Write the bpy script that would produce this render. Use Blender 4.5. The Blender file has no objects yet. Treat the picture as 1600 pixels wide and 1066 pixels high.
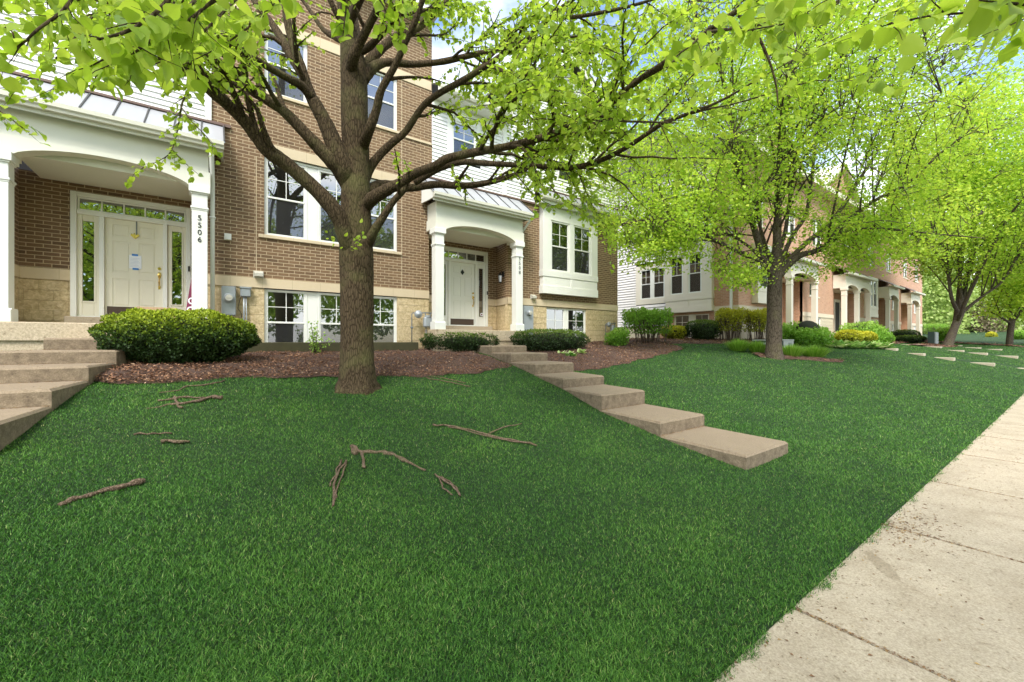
import bpy, math, random
import numpy as np
from mathutils import Vector, Matrix
rng = np.random.default_rng(7)
random.seed(7)
scene = bpy.context.scene
# ---------------------------------------------------------------- camera
FC, VP, HY = 645.0, 890.0, 532.5          # focal length in photo pixels, facade vanishing point, horizon row
_L = math.hypot(FC, VP); CC = FC / _L; SS = VP / _L
cd = bpy.data.cameras.new('camera'); cam = bpy.data.objects.new('camera', cd)
scene.collection.objects.link(cam); scene.camera = cam
cd.sensor_width = 36.0; cd.lens = 36.0 * FC / 1600.0
cd.clip_start = 0.05; cd.clip_end = 1500.0
cam.location = (0, 0, 0)                   # eye height is z = 0, the sidewalk lies at z = -1.6
cam.rotation_euler = (math.radians(90), 0, -math.atan2(CC, SS))
# ---------------------------------------------------------------- sky, sun, exposure
SUN_EL, SUN_AZ = math.radians(52), math.radians(222)     # azimuth measured from +Y clockwise
w = bpy.data.worlds.new('World'); scene.world = w; w.use_nodes = True
nt = w.node_tree; nt.nodes.clear()
wo = nt.nodes.new('ShaderNodeOutputWorld'); bg = nt.nodes.new('ShaderNodeBackground')
sky = nt.nodes.new('ShaderNodeTexSky'); sky.sky_type = 'NISHITA'; sky.sun_disc = False
sky.sun_elevation = SUN_EL; sky.sun_rotation = SUN_AZ; sky.air_density = 1.0; sky.dust_density = 0.6; sky.ozone_density = 1.4
tc = nt.nodes.new('ShaderNodeTexCoord'); mp = nt.nodes.new('ShaderNodeMapping'); mp.inputs['Scale'].default_value = (1.0, 1.0, 2.2)
cn = nt.nodes.new('ShaderNodeTexNoise'); cn.inputs['Scale'].default_value = 1.9; cn.inputs['Detail'].default_value = 7; cn.inputs['Roughness'].default_value = 0.55
cr = nt.nodes.new('ShaderNodeValToRGB'); cr.color_ramp.elements[0].position = 0.40; cr.color_ramp.elements[1].position = 0.65
mx = nt.nodes.new('ShaderNodeMix'); mx.data_type = 'RGBA'
mx.inputs[7].default_value = (7.7, 7.6, 7.5, 1)
nt.links.new(tc.outputs['Generated'], mp.inputs['Vector']); nt.links.new(mp.outputs['Vector'], cn.inputs['Vector'])
nt.links.new(cn.outputs['Fac'], cr.inputs['Fac']); nt.links.new(cr.outputs['Color'], mx.inputs[0])
nt.links.new(sky.outputs['Color'], mx.inputs[6]); nt.links.new(mx.outputs[2], bg.inputs['Color'])
bg.inputs['Strength'].default_value = 0.15
nt.links.new(bg.outputs['Background'], wo.inputs['Surface'])
sd = bpy.data.lights.new('sun', 'SUN'); sun = bpy.data.objects.new('sun', sd); scene.collection.objects.link(sun)
sd.energy = 2.0; sd.angle = math.radians(20); sd.color = (1.0, 0.96, 0.9)
dirv = Vector((math.sin(SUN_AZ) * math.cos(SUN_EL), math.cos(SUN_AZ) * math.cos(SUN_EL), math.sin(SUN_EL)))
sun.rotation_euler = dirv.to_track_quat('Z', 'Y').to_euler(); sun.location = dirv * 60
vs = scene.view_settings; vs.view_transform = 'Standard'; vs.look = 'None'; vs.gamma = 1.0; vs.exposure = 1.38
try: vs.use_curve_mapping = False
except Exception: pass
# ---------------------------------------------------------------- measuring helpers (photo pixel -> place in the world)
def ratio(x):
    t = (x - 800) / FC; return (CC + SS * t) / (SS - CC * t)
def at_depth(x, y, D):
    t = (x - 800) / FC
    return Vector((D * (CC + SS * t), D * (SS - CC * t), (HY - y) / FC * D))
def on_y(x, y, Y):
    t = (x - 800) / FC; return at_depth(x, y, Y / (SS - CC * t))
def on_x(x, y, X):
    t = (x - 800) / FC; return at_depth(x, y, X / (CC + SS * t))
def proj(P):
    P = np.asarray(P, float)
    D = CC * P[..., 0] + SS * P[..., 1]; r = SS * P[..., 0] - CC * P[..., 1]
    Dm = np.where(np.abs(D) < 1e-3, 1e-3, D)
    return 800 + FC * r / Dm, HY - FC * P[..., 2] / Dm, D
# ground height: profiles across the lawn at several X
GY = np.array([-6, .94, 1.03, 2.4, 3.65, 4.95, 6.1, 7.3, 8.4, 9.6, 11.0, 20.0])
GX = np.array([-30, -2.0, 5.5, 7.6, 15.0, 22.0, 36.0, 50.0, 66.0, 110.0])
GZ = np.array([
 [-1.66, -1.64, -1.60, -1.45, -1.25, -1.04, -.83, -.63, -.46, -.34, -.27, -.2],
 [-1.66, -1.64, -1.60, -1.45, -1.25, -1.04, -.83, -.63, -.46, -.34, -.27, -.2],
 [-1.66, -1.64, -1.61, -1.57, -1.43, -1.235, -.99, -.80, -.61, -.42, -.28, -.2],
 [-1.66, -1.64, -1.61, -1.57, -1.42, -1.225, -.98, -.79, -.58, -.38, -.22, -.15],
 [-1.66, -1.64, -1.60, -1.38, -1.12, -.82, -.58, -.38, -.20, -.06, .03, .05],
 [-1.62, -1.60, -1.52, -1.22, -.92, -.60, -.38, -.16, -.02, .06, .08, .1],
 [-1.3, -1.0, -.95, -.62, -.44, -.32, -.22, -.12, -.03, .04, .06, .1],
 [-.4, -.3, -.3, -.25, -.2, -.16, -.10, -.05, -.0, .04, .06, .1],
 [.35] * 12, [2.0] * 12])
GZ[:8, 2] = np.maximum(GZ[:8, 2], GZ[:8, 1] + .058)
def gz(X, Y):
    X = np.asarray(X, float); Y = np.asarray(Y, float)
    i = np.clip(np.searchsorted(GX, X) - 1, 0, len(GX) - 2); j = np.clip(np.searchsorted(GY, Y) - 1, 0, len(GY) - 2)
    a = np.clip((X - GX[i]) / (GX[i + 1] - GX[i]), 0, 1); b = np.clip((Y - GY[j]) / (GY[j + 1] - GY[j]), 0, 1)
    return (GZ[i, j] * (1 - a) + GZ[i + 1, j] * a) * (1 - b) + (GZ[i, j + 1] * (1 - a) + GZ[i + 1, j + 1] * a) * b
def pg(x, y):                              # where the ray through a photo pixel meets the ground
    lo = 1.0; D = lo
    while D < 90:
        P = at_depth(x, y, D)
        if P.z < float(gz(P.x, P.y)): break
        D *= 1.01
    return Vector((P.x, P.y, float(gz(P.x, P.y))))
# ---------------------------------------------------------------- object helpers
WL = {}
def tag(o, label=None, cat=None, group=None, kind=None):
    if label: o['label'] = label
    if cat: o['category'] = cat
    if group: o['group'] = group
    if kind: o['kind'] = kind
    return o
def empty(name, loc, label, cat, group=None):
    o = bpy.data.objects.new(name, None); scene.collection.objects.link(o); o.location = loc
    o.empty_display_size = 0.2
    WL[o.name] = Vector(loc)
    return tag(o, label, cat, group)
def link_mesh(name, me, mat, parent=None, smooth=False, origin=None):
    o = bpy.data.objects.new(name, me); scene.collection.objects.link(o)
    if mat: me.materials.append(mat)
    if smooth: me.polygons.foreach_set('use_smooth', [True] * len(me.polygons))
    if parent is not None:
        o.parent = parent
        if parent.name in WL: o.matrix_parent_inverse = Matrix.Translation(-WL[parent.name])
    elif origin is not None:
        o.location = origin; me.transform(Matrix.Translation(-Vector(origin)))
        WL[o.name] = Vector(origin)
    return o
class MB:
    def __init__(s, T=None): s.v = []; s.f = []; s.T = T
    def add(s, vs, fs):
        n = len(s.v); s.v.extend([tuple(v) for v in vs]); s.f.extend([tuple(i + n for i in f) for f in fs]); return s
    def box(s, x0, x1, y0, y1, z0, z1):
        return s.add([(x0, y0, z0), (x1, y0, z0), (x1, y1, z0), (x0, y1, z0), (x0, y0, z1), (x1, y0, z1), (x1, y1, z1), (x0, y1, z1)],
                     [(0, 3, 2, 1), (4, 5, 6, 7), (0, 1, 5, 4), (1, 2, 6, 5), (2, 3, 7, 6), (3, 0, 4, 7)])
    def bbox(s, x0, x1, y0, y1, z0, z1, b=0.006):   # box with chamfered edges
        cx, cy, cz = (x0 + x1) / 2, (y0 + y1) / 2, (z0 + z1) / 2; hx, hy, hz = abs(x1 - x0) / 2, abs(y1 - y0) / 2, abs(z1 - z0) / 2
        b = min(b, hx * .45, hy * .45, hz * .45); V = []; idx = {}
        for sx in (-1, 1):
            for sy in (-1, 1):
                for sz in (-1, 1):
                    for k, q in enumerate(((hx, hy - b, hz - b), (hx - b, hy, hz - b), (hx - b, hy - b, hz))):
                        idx[(sx, sy, sz, k)] = len(V); V.append((cx + sx * q[0], cy + sy * q[1], cz + sz * q[2]))
        Fs = []
        for sx in (-1, 1): Fs.append([idx[(sx, a, c, 0)] for a, c in ((-1, -1), (1, -1), (1, 1), (-1, 1))][::sx])
        for sy in (-1, 1): Fs.append([idx[(a, sy, c, 1)] for a, c in ((-1, -1), (1, -1), (1, 1), (-1, 1))][::-sy])
        for sz in (-1, 1): Fs.append([idx[(a, c, sz, 2)] for a, c in ((-1, -1), (1, -1), (1, 1), (-1, 1))][::sz])
        for a in (-1, 1):
            for c in (-1, 1):
                Fs.append([idx[(a, c, -1, 0)], idx[(a, c, 1, 0)], idx[(a, c, 1, 1)], idx[(a, c, -1, 1)]])
                Fs.append([idx[(a, -1, c, 0)], idx[(a, 1, c, 0)], idx[(a, 1, c, 2)], idx[(a, -1, c, 2)]])
                Fs.append([idx[(-1, a, c, 1)], idx[(1, a, c, 1)], idx[(1, a, c, 2)], idx[(-1, a, c, 2)]])
                for d in (-1, 1): Fs.append([idx[(a, c, d, 0)], idx[(a, c, d, 1)], idx[(a, c, d, 2)]])
        return s.add(V, Fs)
    def prism(s, prof, x0, x1, axis='x'):  # closed profile of (y,z) pushed along x (or (x,z) along y)
        n = len(prof)
        if axis == 'x': V = [(x0, a, b) for a, b in prof] + [(x1, a, b) for a, b in prof]
        elif axis == 'y': V = [(a, x0, b) for a, b in prof] + [(a, x1, b) for a, b in prof]
        else: V = [(a, b, x0) for a, b in prof] + [(a, b, x1) for a, b in prof]
        return s.add(V, [tuple(range(n)), tuple(range(2 * n - 1, n - 1, -1))] + [(i, i + n, (i + 1) % n + n, (i + 1) % n) for i in range(n)])
    def tube(s, pts, rad, n=8, cap=True):
        pts = [Vector(p) for p in pts]
        if not hasattr(rad, '__len__'): rad = [rad] * len(pts)
        V = []; up = Vector((0.13, 0.29, 0.95))
        for i, p in enumerate(pts):
            d = (pts[min(i + 1, len(pts) - 1)] - pts[max(i - 1, 0)])
            if d.length < 1e-9: d = Vector((0, 0, 1))
            d.normalize()
            a = d.cross(up)
            if a.length < 0.1: a = d.cross(Vector((1, 0, 0)))
            a.normalize(); b = d.cross(a)
            for k in range(n):
                t = 2 * math.pi * k / n; V.append(p + (a * math.cos(t) + b * math.sin(t)) * rad[i])
        Fs = [(i * n + k, i * n + (k + 1) % n, (i + 1) * n + (k + 1) % n, (i + 1) * n + k) for i in range(len(pts) - 1) for k in range(n)]
        if cap: Fs += [tuple(range(n))[::-1], tuple(range((len(pts) - 1) * n, len(pts) * n))]
        return s.add(V, Fs)
    def cyl(s, a, b, r, n=20, r2=None): return s.tube([a, b], [r, r if r2 is None else r2], n)
    def lathe(s, c, prof, n=20, ax='z'):
        V = []
        for r, h in prof:
            for k in range(n):
                t = 2 * math.pi * k / n
                q = (r * math.cos(t), r * math.sin(t), h)
                if ax == 'y': q = (q[0], h, q[1])
                V.append((c[0] + q[0], c[1] + q[1], c[2] + q[2]))
        m = len(prof)
        return s.add(V, [(i * n + k, i * n + (k + 1) % n, (i + 1) * n + (k + 1) % n, (i + 1) * n + k) for i in range(m - 1) for k in range(n)] + [tuple(range(n))[::-1], tuple(range((m - 1) * n, m * n))])
    def build(s, name, mat, parent=None, smooth=False, origin=None):
        me = bpy.data.meshes.new(name); me.from_pydata([tuple(v) for v in s.v], [], s.f)
        if s.T is not None: me.transform(s.T)
        me.validate(); me.update()
        return link_mesh(name, me, mat, parent, smooth, origin)
def raw_mesh(name, V, Fk, k, mat, parent=None, var=None, origin=None, smooth=False):
    """V (n,3), Fk (m,k) faces of k corners each; var: one number per vertex, read by the material"""
    me = bpy.data.meshes.new(name); V = np.asarray(V, np.float32)
    if origin is not None: V = V - np.array(origin, np.float32)
    me.vertices.add(len(V)); me.vertices.foreach_set('co', V.ravel())
    m = len(Fk); me.loops.add(m * k); me.loops.foreach_set('vertex_index', np.asarray(Fk, np.int32).ravel())
    me.polygons.add(m); me.polygons.foreach_set('loop_start', np.arange(0, m * k, k, dtype=np.int32))
    if var is not None:
        at = me.attributes.new('var', 'FLOAT', 'POINT'); at.data.foreach_set('value', np.asarray(var, np.float32))
    me.update(calc_edges=True)
    if smooth: me.polygons.foreach_set('use_smooth', np.ones(m, dtype=bool))
    o = bpy.data.objects.new(name, me); scene.collection.objects.link(o); me.materials.append(mat)
    if parent is not None:
        o.parent = parent
        if parent.name in WL: o.matrix_parent_inverse = Matrix.Translation(-WL[parent.name])
    elif origin is not None: o.location = origin; WL[o.name] = Vector(origin)
    return o
def norm(a): return a / np.maximum(np.linalg.norm(a, axis=-1, keepdims=True), 1e-9)
# leaf shapes: (along, across, lift)
LEAF9 = (np.array([(0, 0, 0), (.10, .34, .05), (.38, .50, .10), (.72, .30, .06), (1.05, 0, -.06), (.72, -.30, .06), (.38, -.50, .10), (.10, -.34, .05)]),
         np.array([(0, 1, 2), (0, 2, 3), (0, 3, 4), (0, 4, 5), (0, 5, 6), (0, 6, 7)]))
_h = [(.02, .16, .03), (.02, .36, .07), (.20, .50, .10), (.46, .49, .10), (.70, .34, .06), (.88, .14, .0)]
LEAFR = (np.array([(0.0, 0, 0), (.45, 0, 0)] + _h + [(1.12, 0, -.07)] + [(a, -b, c) for a, b, c in _h[::-1]]),
         np.array([(1, i, i + 1) for i in range(2, 14)] + [(1, 14, 0), (1, 0, 2)]))
LEAF4 = (np.array([(0, 0, 0), (.42, .44, .10), (1, 0, -.05), (.42, -.44, .10)]), np.array([(0, 1, 2), (0, 2, 3)]))
def leaves(name, P, A, N, size, tmpl, mat, parent, var, width=1.0):
    T, Fa = tmpl; A = norm(A); N = norm(N - A * (N * A).sum(1, keepdims=True)); B = np.cross(A, N)
    V = P[:, None, :] + size[:, None, None] * (T[None, :, 0:1] * A[:, None, :] + width * T[None, :, 1:2] * B[:, None, :] + T[None, :, 2:3] * N[:, None, :])
    k = len(T); n = len(P)
    Fs = (Fa[None] + (np.arange(n) * k)[:, None, None]).reshape(-1, 3)
    return raw_mesh(name, V.reshape(-1, 3), Fs, 3, mat, parent, np.repeat(var, k))
# ================================================================ materials
def newmat(name):
    m = bpy.data.materials.new(name); m.use_nodes = True; nt = m.node_tree
    for n in list(nt.nodes): nt.nodes.remove(n)
    out = nt.nodes.new('ShaderNodeOutputMaterial'); b = nt.nodes.new('ShaderNodeBsdfPrincipled')
    nt.links.new(b.outputs[0], out.inputs[0]); return m, nt, b, out
def nd(nt, t, **kw):
    n = nt.nodes.new(t)
    for k, v in kw.items():
        if k.startswith('i_'): n.inputs[k[2:].replace('_', ' ')].default_value = v
        else: setattr(n, k, v)
    return n
def ramp(nt, fac, stops):
    r = nt.nodes.new('ShaderNodeValToRGB'); e = r.color_ramp.elements
    while len(e) < len(stops): e.new(0.5)
    for i, (p, c) in enumerate(stops): e[i].position = p; e[i].color = (*c, 1)
    nt.links.new(fac, r.inputs['Fac']); return r.outputs['Color']
def mixc(nt, fac, a, b, mode='MIX'):
    m = nt.nodes.new('ShaderNodeMix'); m.data_type = 'RGBA'; m.blend_type = mode
    for s, v in ((0, fac), (6, a), (7, b)):
        if hasattr(v, 'links'): nt.links.new(v, m.inputs[s])
        elif s == 0: m.inputs[0].default_value = v
        else: m.inputs[s].default_value = (*v, 1)
    return m.outputs[2]
def noise(nt, scale, detail=4, rough=.55, vec=None, dist=0.0):
    n = nd(nt, 'ShaderNodeTexNoise'); n.inputs['Scale'].default_value = scale; n.inputs['Detail'].default_value = detail
    n.inputs['Roughness'].default_value = rough; n.inputs['Distortion'].default_value = dist
    if vec is None:
        g = nt.nodes.new('ShaderNodeNewGeometry'); vec = g.outputs['Position']
    nt.links.new(vec, n.inputs['Vector']); return n.outputs['Fac']
def bump(nt, b, h, strength=.4, dist=.01):
    n = nt.nodes.new('ShaderNodeBump'); n.inputs['Strength'].default_value = strength; n.inputs['Distance'].default_value = dist
    nt.links.new(h, n.inputs['Height']); nt.links.new(n.outputs[0], b.inputs['Normal'])
def paint(name, col, rough=.5, dirt=.12, scale=3.0, metal=0.0, spec=.4):
    m, nt, b, o = newmat(name)
    n1 = noise(nt, scale, 6, .65); n2 = noise(nt, scale * 14, 3)
    c = mixc(nt, n1, tuple(x * (1 - dirt) for x in col), tuple(min(1, x * (1 + dirt * .4)) for x in col))
    nt.links.new(c, b.inputs['Base Color']); b.inputs['Roughness'].default_value = rough; b.inputs['Metallic'].default_value = metal
    b.inputs['Specular IOR Level'].default_value = spec
    bump(nt, b, n2, .12, .004); return m
def brickmat(name, c1, c2, mortar, bw=.2286, rh=.0762, ms=.0055, dark=(.05, .03, .02)):
    m, nt, b, o = newmat(name)
    g = nt.nodes.new('ShaderNodeNewGeometry'); sp = nt.nodes.new('ShaderNodeSeparateXYZ'); nt.links.new(g.outputs['Position'], sp.inputs[0])
    ad = nd(nt, 'ShaderNodeMath', operation='ADD'); nt.links.new(sp.outputs['X'], ad.inputs[0]); nt.links.new(sp.outputs['Y'], ad.inputs[1])
    cb = nt.nodes.new('ShaderNodeCombineXYZ'); nt.links.new(ad.outputs[0], cb.inputs['X']); nt.links.new(sp.outputs['Z'], cb.inputs['Y'])
    # wobble so that courses are not ruler straight
    br = nd(nt, 'ShaderNodeTexBrick'); br.offset = .5; nt.links.new(cb.outputs[0], br.inputs['Vector'])
    for k, v in (('Scale', 1.0), ('Brick Width', bw), ('Row Height', rh), ('Mortar Size', ms), ('Mortar Smooth', .25), ('Bias', 0.0)): br.inputs[k].default_value = v
    br.inputs['Color1'].default_value = (0, 0, 0, 1); br.inputs['Color2'].default_value = (1, 1, 1, 1); br.inputs['Mortar'].default_value = (.5, .5, .5, 1)
    sep = nt.nodes.new('ShaderNodeSeparateColor'); nt.links.new(br.outputs['Color'], sep.inputs[0])
    col = ramp(nt, sep.outputs[0], [(0.0, dark), (.16, c1), (.55, tuple((a + d) / 2 for a, d in zip(c1, c2))), (1.0, c2)])
    fine = noise(nt, 55, 5, .7); big = noise(nt, .8, 4)
    col = mixc(nt, .55, col, mixc(nt, fine, tuple(x * .45 for x in c1), tuple(min(1, x * 1.5) for x in c2)), 'MIX')
    mc = mixc(nt, noise(nt, 20, 4), tuple(x * .75 for x in mortar), mortar)
    c = mixc(nt, br.outputs['Fac'], col, mc)
    c = mixc(nt, big, c, mixc(nt, 1.0, c, (.82, .8, .78), 'MULTIPLY'))
    nt.links.new(c, b.inputs['Base Color']); b.inputs['Roughness'].default_value = .88
    inv = nd(nt, 'ShaderNodeMath', operation='SUBTRACT'); inv.inputs[0].default_value = 1; nt.links.new(br.outputs['Fac'], inv.inputs[1])
    h = nd(nt, 'ShaderNodeMath', operation='MULTIPLY_ADD'); nt.links.new(fine, h.inputs[0]); h.inputs[1].default_value = .35; nt.links.new(inv.outputs[0], h.inputs[2])
    bump(nt, b, h.outputs[0], .8, .008); return m
def rockmat(name, c1, c2, joint, bw=.40, rh=.2, rough_bump=.9):
    m, nt, b, o = newmat(name)
    g = nt.nodes.new('ShaderNodeNewGeometry'); sp = nt.nodes.new('ShaderNodeSeparateXYZ'); nt.links.new(g.outputs['Position'], sp.inputs[0])
    ad = nd(nt, 'ShaderNodeMath', operation='ADD'); nt.links.new(sp.outputs['X'], ad.inputs[0]); nt.links.new(sp.outputs['Y'], ad.inputs[1])
    cb = nt.nodes.new('ShaderNodeCombineXYZ'); nt.links.new(ad.outputs[0], cb.inputs['X']); nt.links.new(sp.outputs['Z'], cb.inputs['Y'])
    br = nd(nt, 'ShaderNodeTexBrick'); nt.links.new(cb.outputs[0], br.inputs['Vector'])
    for k, v in (('Scale', 1.0), ('Brick Width', bw), ('Row Height', rh), ('Mortar Size', .004), ('Mortar Smooth', .5)): br.inputs[k].default_value = v
    br.inputs['Color1'].default_value = (0, 0, 0, 1); br.inputs['Color2'].default_value = (1, 1, 1, 1)
    n1 = noise(nt, 14, 7, .68, dist=.6); n2 = noise(nt, 2.2, 4)
    c = mixc(nt, ramp(nt, n1, [(.32, (0, 0, 0)), (.68, (1, 1, 1))]) if rough_bump > .5 else n1, c1, c2); c = mixc(nt, n2, c, mixc(nt, 1.0, c, (.86, .84, .78), 'MULTIPLY'))
    c = mixc(nt, br.outputs['Fac'], c, joint)
    nt.links.new(c, b.inputs['Base Color']); b.inputs['Roughness'].default_value = .92
    inv = nd(nt, 'ShaderNodeMath', operation='SUBTRACT'); inv.inputs[0].default_value = 1; nt.links.new(br.outputs['Fac'], inv.inputs[1])
    h = nd(nt, 'ShaderNodeMath', operation='ADD'); nt.links.new(n1, h.inputs[0]); nt.links.new(inv.outputs[0], h.inputs[1])
    bump(nt, b, h.outputs[0], rough_bump, .03); return m
def concrete(name, c, stain=.35, spots=True, pits=90, bumpd=.006):
    m, nt, b, o = newmat(name)
    n1 = noise(nt, 1.7, 8, .72); n2 = noise(nt, pits, 4, .7); n3 = noise(nt, 9, 5, .7)
    col = mixc(nt, n1, tuple(x * (1 - stain) for x in c), c)
    col = mixc(nt, ramp(nt, n2, [(.35, (1, 1, 1)), (.75, (0, 0, 0))]), col, tuple(x * 1.25 for x in c), 'MIX') if False else mixc(nt, ramp(nt, n2, [(.3, (0, 0, 0)), (.7, (1, 1, 1))]), mixc(nt, 1.0, col, (.66, .64, .60), 'MULTIPLY'), mixc(nt, 1.0, col, (1.22, 1.22, 1.22), 'MULTIPLY'))
    if spots:
        r = ramp(nt, n3, [(.30, (.8, .77, .73) if spots == 'soft' else (.55, .5, .45)), (.42, (1, 1, 1))]); col = mixc(nt, 1.0, col, r, 'MULTIPLY')
    nt.links.new(col, b.inputs['Base Color']); b.inputs['Roughness'].default_value = .9
    bump(nt, b, n2, .5, bumpd); return m
def foliage(name, stops, trans=.35, rough=.55, patch=None):
    """leaf colours along the per-leaf number; light shines partly through"""
    m, nt, b, out = newmat(name)
    at = nd(nt, 'ShaderNodeAttribute', attribute_name='var')
    c = ramp(nt, at.outputs['Fac'], stops)
    if patch:
        n = noise(nt, patch[0], 3); c = mixc(nt, ramp(nt, n, [(.38, (0, 0, 0)), (.62, (1, 1, 1))]), c, mixc(nt, 1.0, c, patch[1], 'MULTIPLY'))
    nt.links.new(c, b.inputs['Base Color']); b.inputs['Roughness'].default_value = rough; b.inputs['Specular IOR Level'].default_value = .3
    if trans > 0:
        tr = nt.nodes.new('ShaderNodeBsdfTranslucent'); nt.links.new(mixc(nt, 1.0, c, (1.15, 1.15, .85), 'MULTIPLY'), tr.inputs['Color'])
        ms = nt.nodes.new('ShaderNodeMixShader'); ms.inputs[0].default_value = trans
        nt.links.new(b.outputs[0], ms.inputs[1]); nt.links.new(tr.outputs[0], ms.inputs[2]); nt.links.new(ms.outputs[0], out.inputs[0])
    return m
def bark(name, c1, c2, scale=1.0):
    m, nt, b, o = newmat(name)
    g = nt.nodes.new('ShaderNodeNewGeometry'); mp = nt.nodes.new('ShaderNodeMapping'); mp.inputs['Scale'].default_value = (1, 1, .22)
    nt.links.new(g.outputs['Position'], mp.inputs['Vector'])
    v = nd(nt, 'ShaderNodeTexVoronoi', feature='DISTANCE_TO_EDGE'); v.inputs['Scale'].default_value = 34 * scale
    wv = noise(nt, 10 * scale, 4, .6, mp.outputs[0]); 
    av = nd(nt, 'ShaderNodeVectorMath', operation='MULTIPLY_ADD'); nt.links.new(mp.outputs[0], av.inputs[0]); av.inputs[1].default_value = (1, 1, 1)
    cx = nt.nodes.new('ShaderNodeCombineXYZ'); ml = nd(nt, 'ShaderNodeMath', operation='MULTIPLY'); nt.links.new(wv, ml.inputs[0]); ml.inputs[1].default_value = .06
    nt.links.new(ml.outputs[0], cx.inputs[0]); nt.links.new(ml.outputs[0], cx.inputs[1]); nt.links.new(cx.outputs[0], av.inputs[2])
    nt.links.new(av.outputs[0], v.inputs['Vector'])
    n2 = noise(nt, 90 * scale, 4, .75, mp.outputs[0]); n3 = noise(nt, 2.2, 4)
    crack = ramp(nt, v.outputs['Distance'], [(.0, (.35, .33, .3)), (.16, (1, 1, 1))])
    c = mixc(nt, n2, c1, c2); c = mixc(nt, 1.0, c, crack, 'MULTIPLY')
    c = mixc(nt, ramp(nt, n3, [(.5, (0, 0, 0)), (.75, (.5, .5, .5))]), c, (.16, .16, .06))
    nt.links.new(c, b.inputs['Base Color']); b.inputs['Roughness'].default_value = .95; b.inputs['Specular IOR Level'].default_value = .15
    h = nd(nt, 'ShaderNodeMath', operation='MULTIPLY_ADD'); nt.links.new(n2, h.inputs[0]); h.inputs[1].default_value = .6
    nt.links.new(crack, h.inputs[2]); bump(nt, b, h.outputs[0], .9, .012); return m
M = {}
M['brick'] = brickmat('brown_brick', (.125, .074, .038), (.245, .15, .078), (.58, .45, .28), ms=.0085)
M['brick2'] = brickmat('pink_brick', (.50, .25, .15), (.64, .36, .23), (.70, .57, .44), dark=(.40, .19, .11), ms=.007)
M['rock'] = rockmat('split_face_block', (.44, .33, .17), (.80, .66, .42), (.46, .36, .20))
M['rock2'] = rockmat('pale_block', (.60, .52, .38), (.70, .62, .48), (.5, .42, .3))
M['band'] = rockmat('limestone', (.62, .51, .35), (.68, .57, .40), (.40, .32, .2), bw=.61, rh=3.0, rough_bump=.12)
M['band2'] = rockmat('pale_limestone', (.68, .60, .47), (.72, .64, .5), (.5, .42, .3), bw=.61, rh=3.0, rough_bump=.1)
M['white'] = paint('white_trim', (.80, .80, .74), .45, .06)
M['beam'] = paint('off_white_boards', (.74, .73, .62), .5, .06)
M['siding'] = paint('white_siding', (.78, .78, .76), .5, .05)
M['siding2'] = paint('pinkish_siding', (.80, .765, .735), .5, .05)
M['trim2'] = paint('cream_trim', (.78, .72, .60), .5, .06)
M['door'] = paint('cream_door', (.76, .72, .58), .4, .05)
M['door2'] = paint('white_door', (.76, .76, .68), .4, .05)
M['ddoor'] = paint('dark_green_door', (.03, .05, .05), .4)
M['kick'] = paint('bronze_plate', (.09, .06, .045), .35, .1, metal=.3)
M['brass'] = paint('brass', (.75, .52, .16), .25, .05, metal=1.0)
M['black'] = paint('black_metal', (.015, .015, .016), .45)
M['metalroof'] = paint('standing_seam_metal', (.44, .45, .47), .35, .08, metal=.2)
M['seam'] = paint('dark_seam', (.06, .06, .06), .5)
M['brown'] = paint('brown_flashing', (.16, .10, .08), .5)
M['gutter'] = paint('cream_gutter', (.70, .68, .57), .4, .08)
M['shingle'] = paint('roof_shingle', (.14, .13, .12), .9, .4, 8)
M['grey'] = paint('grey_meter_metal', (.36, .39, .41), .4, .12, metal=.3)
M['dkgrey'] = paint('dark_grey_metal', (.16, .18, .19), .5, .15)
M['vent'] = paint('weathered_plastic', (.55, .53, .45), .6, .3, 12)
M['screen'] = None
M['blind'] = paint('window_blind', (.27, .25, .21), .6, .1)
M['blind2'] = paint('pale_window_blind', (.40, .35, .29), .6, .1)
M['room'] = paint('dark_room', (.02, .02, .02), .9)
M['paper'] = paint('white_paper', (.82, .84, .88), .7, .03)
M['ink'] = paint('faded_ink', (.35, .42, .6), .8)
M['tape'] = paint('blue_tape', (.05, .22, .62), .6)
M['magenta'] = paint('magenta_vinyl', (.15, .008, .045), .45, .08)
M['card'] = paint('cardboard', (.45, .31, .19), .85, .1)
M['boxgreen'] = paint('utility_green', (.055, .085, .075), .5, .15)
M['boxgrey'] = paint('utility_grey', (.36, .38, .37), .5, .15)
M['concrete'] = concrete('step_concrete', (.50, .42, .31), .35)
M['conc_side'] = concrete('step_riser_concrete', (.34, .275, .19), .55)
M['porchc'] = concrete('porch_concrete', (.58, .48, .34), .25, pits=40)
M['walk'] = concrete('sidewalk_concrete', (.52, .44, .325), .30, 'soft', 90, .0012)
M['timber'] = paint('mossy_timber', (.07, .065, .03), .95, .5, 6)
M['bark'] = bark('linden_bark', (.050, .036, .021), (.140, .10, .058))
M['bark2'] = bark('far_bark', (.08, .062, .045), (.18, .145, .11), .8)
M['stick'] = bark('root_bark', (.16, .105, .07), (.36, .26, .19), 2.0)
M['leaf'] = foliage('linden_leaf', [(0, (.22, .35, .02)), (.45, (.37, .52, .05)), (.8, (.50, .62, .08)), (1, (.28, .42, .12))], .55)
M['leaf2'] = foliage('bright_leaf', [(0, (.24, .42, .04)), (.5, (.45, .63, .07)), (1, (.66, .74, .10))], .55)
M['leaf3'] = foliage('far_leaf', [(0, (.22, .34, .08)), (.5, (.38, .5, .14)), (1, (.55, .62, .25))], .35)
M['yew'] = foliage('yew_needles', [(0, (.012, .028, .008)), (.42, (.035, .075, .012)), (.55, (.12, .19, .012)), (1, (.42, .50, .03))], .12)
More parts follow.
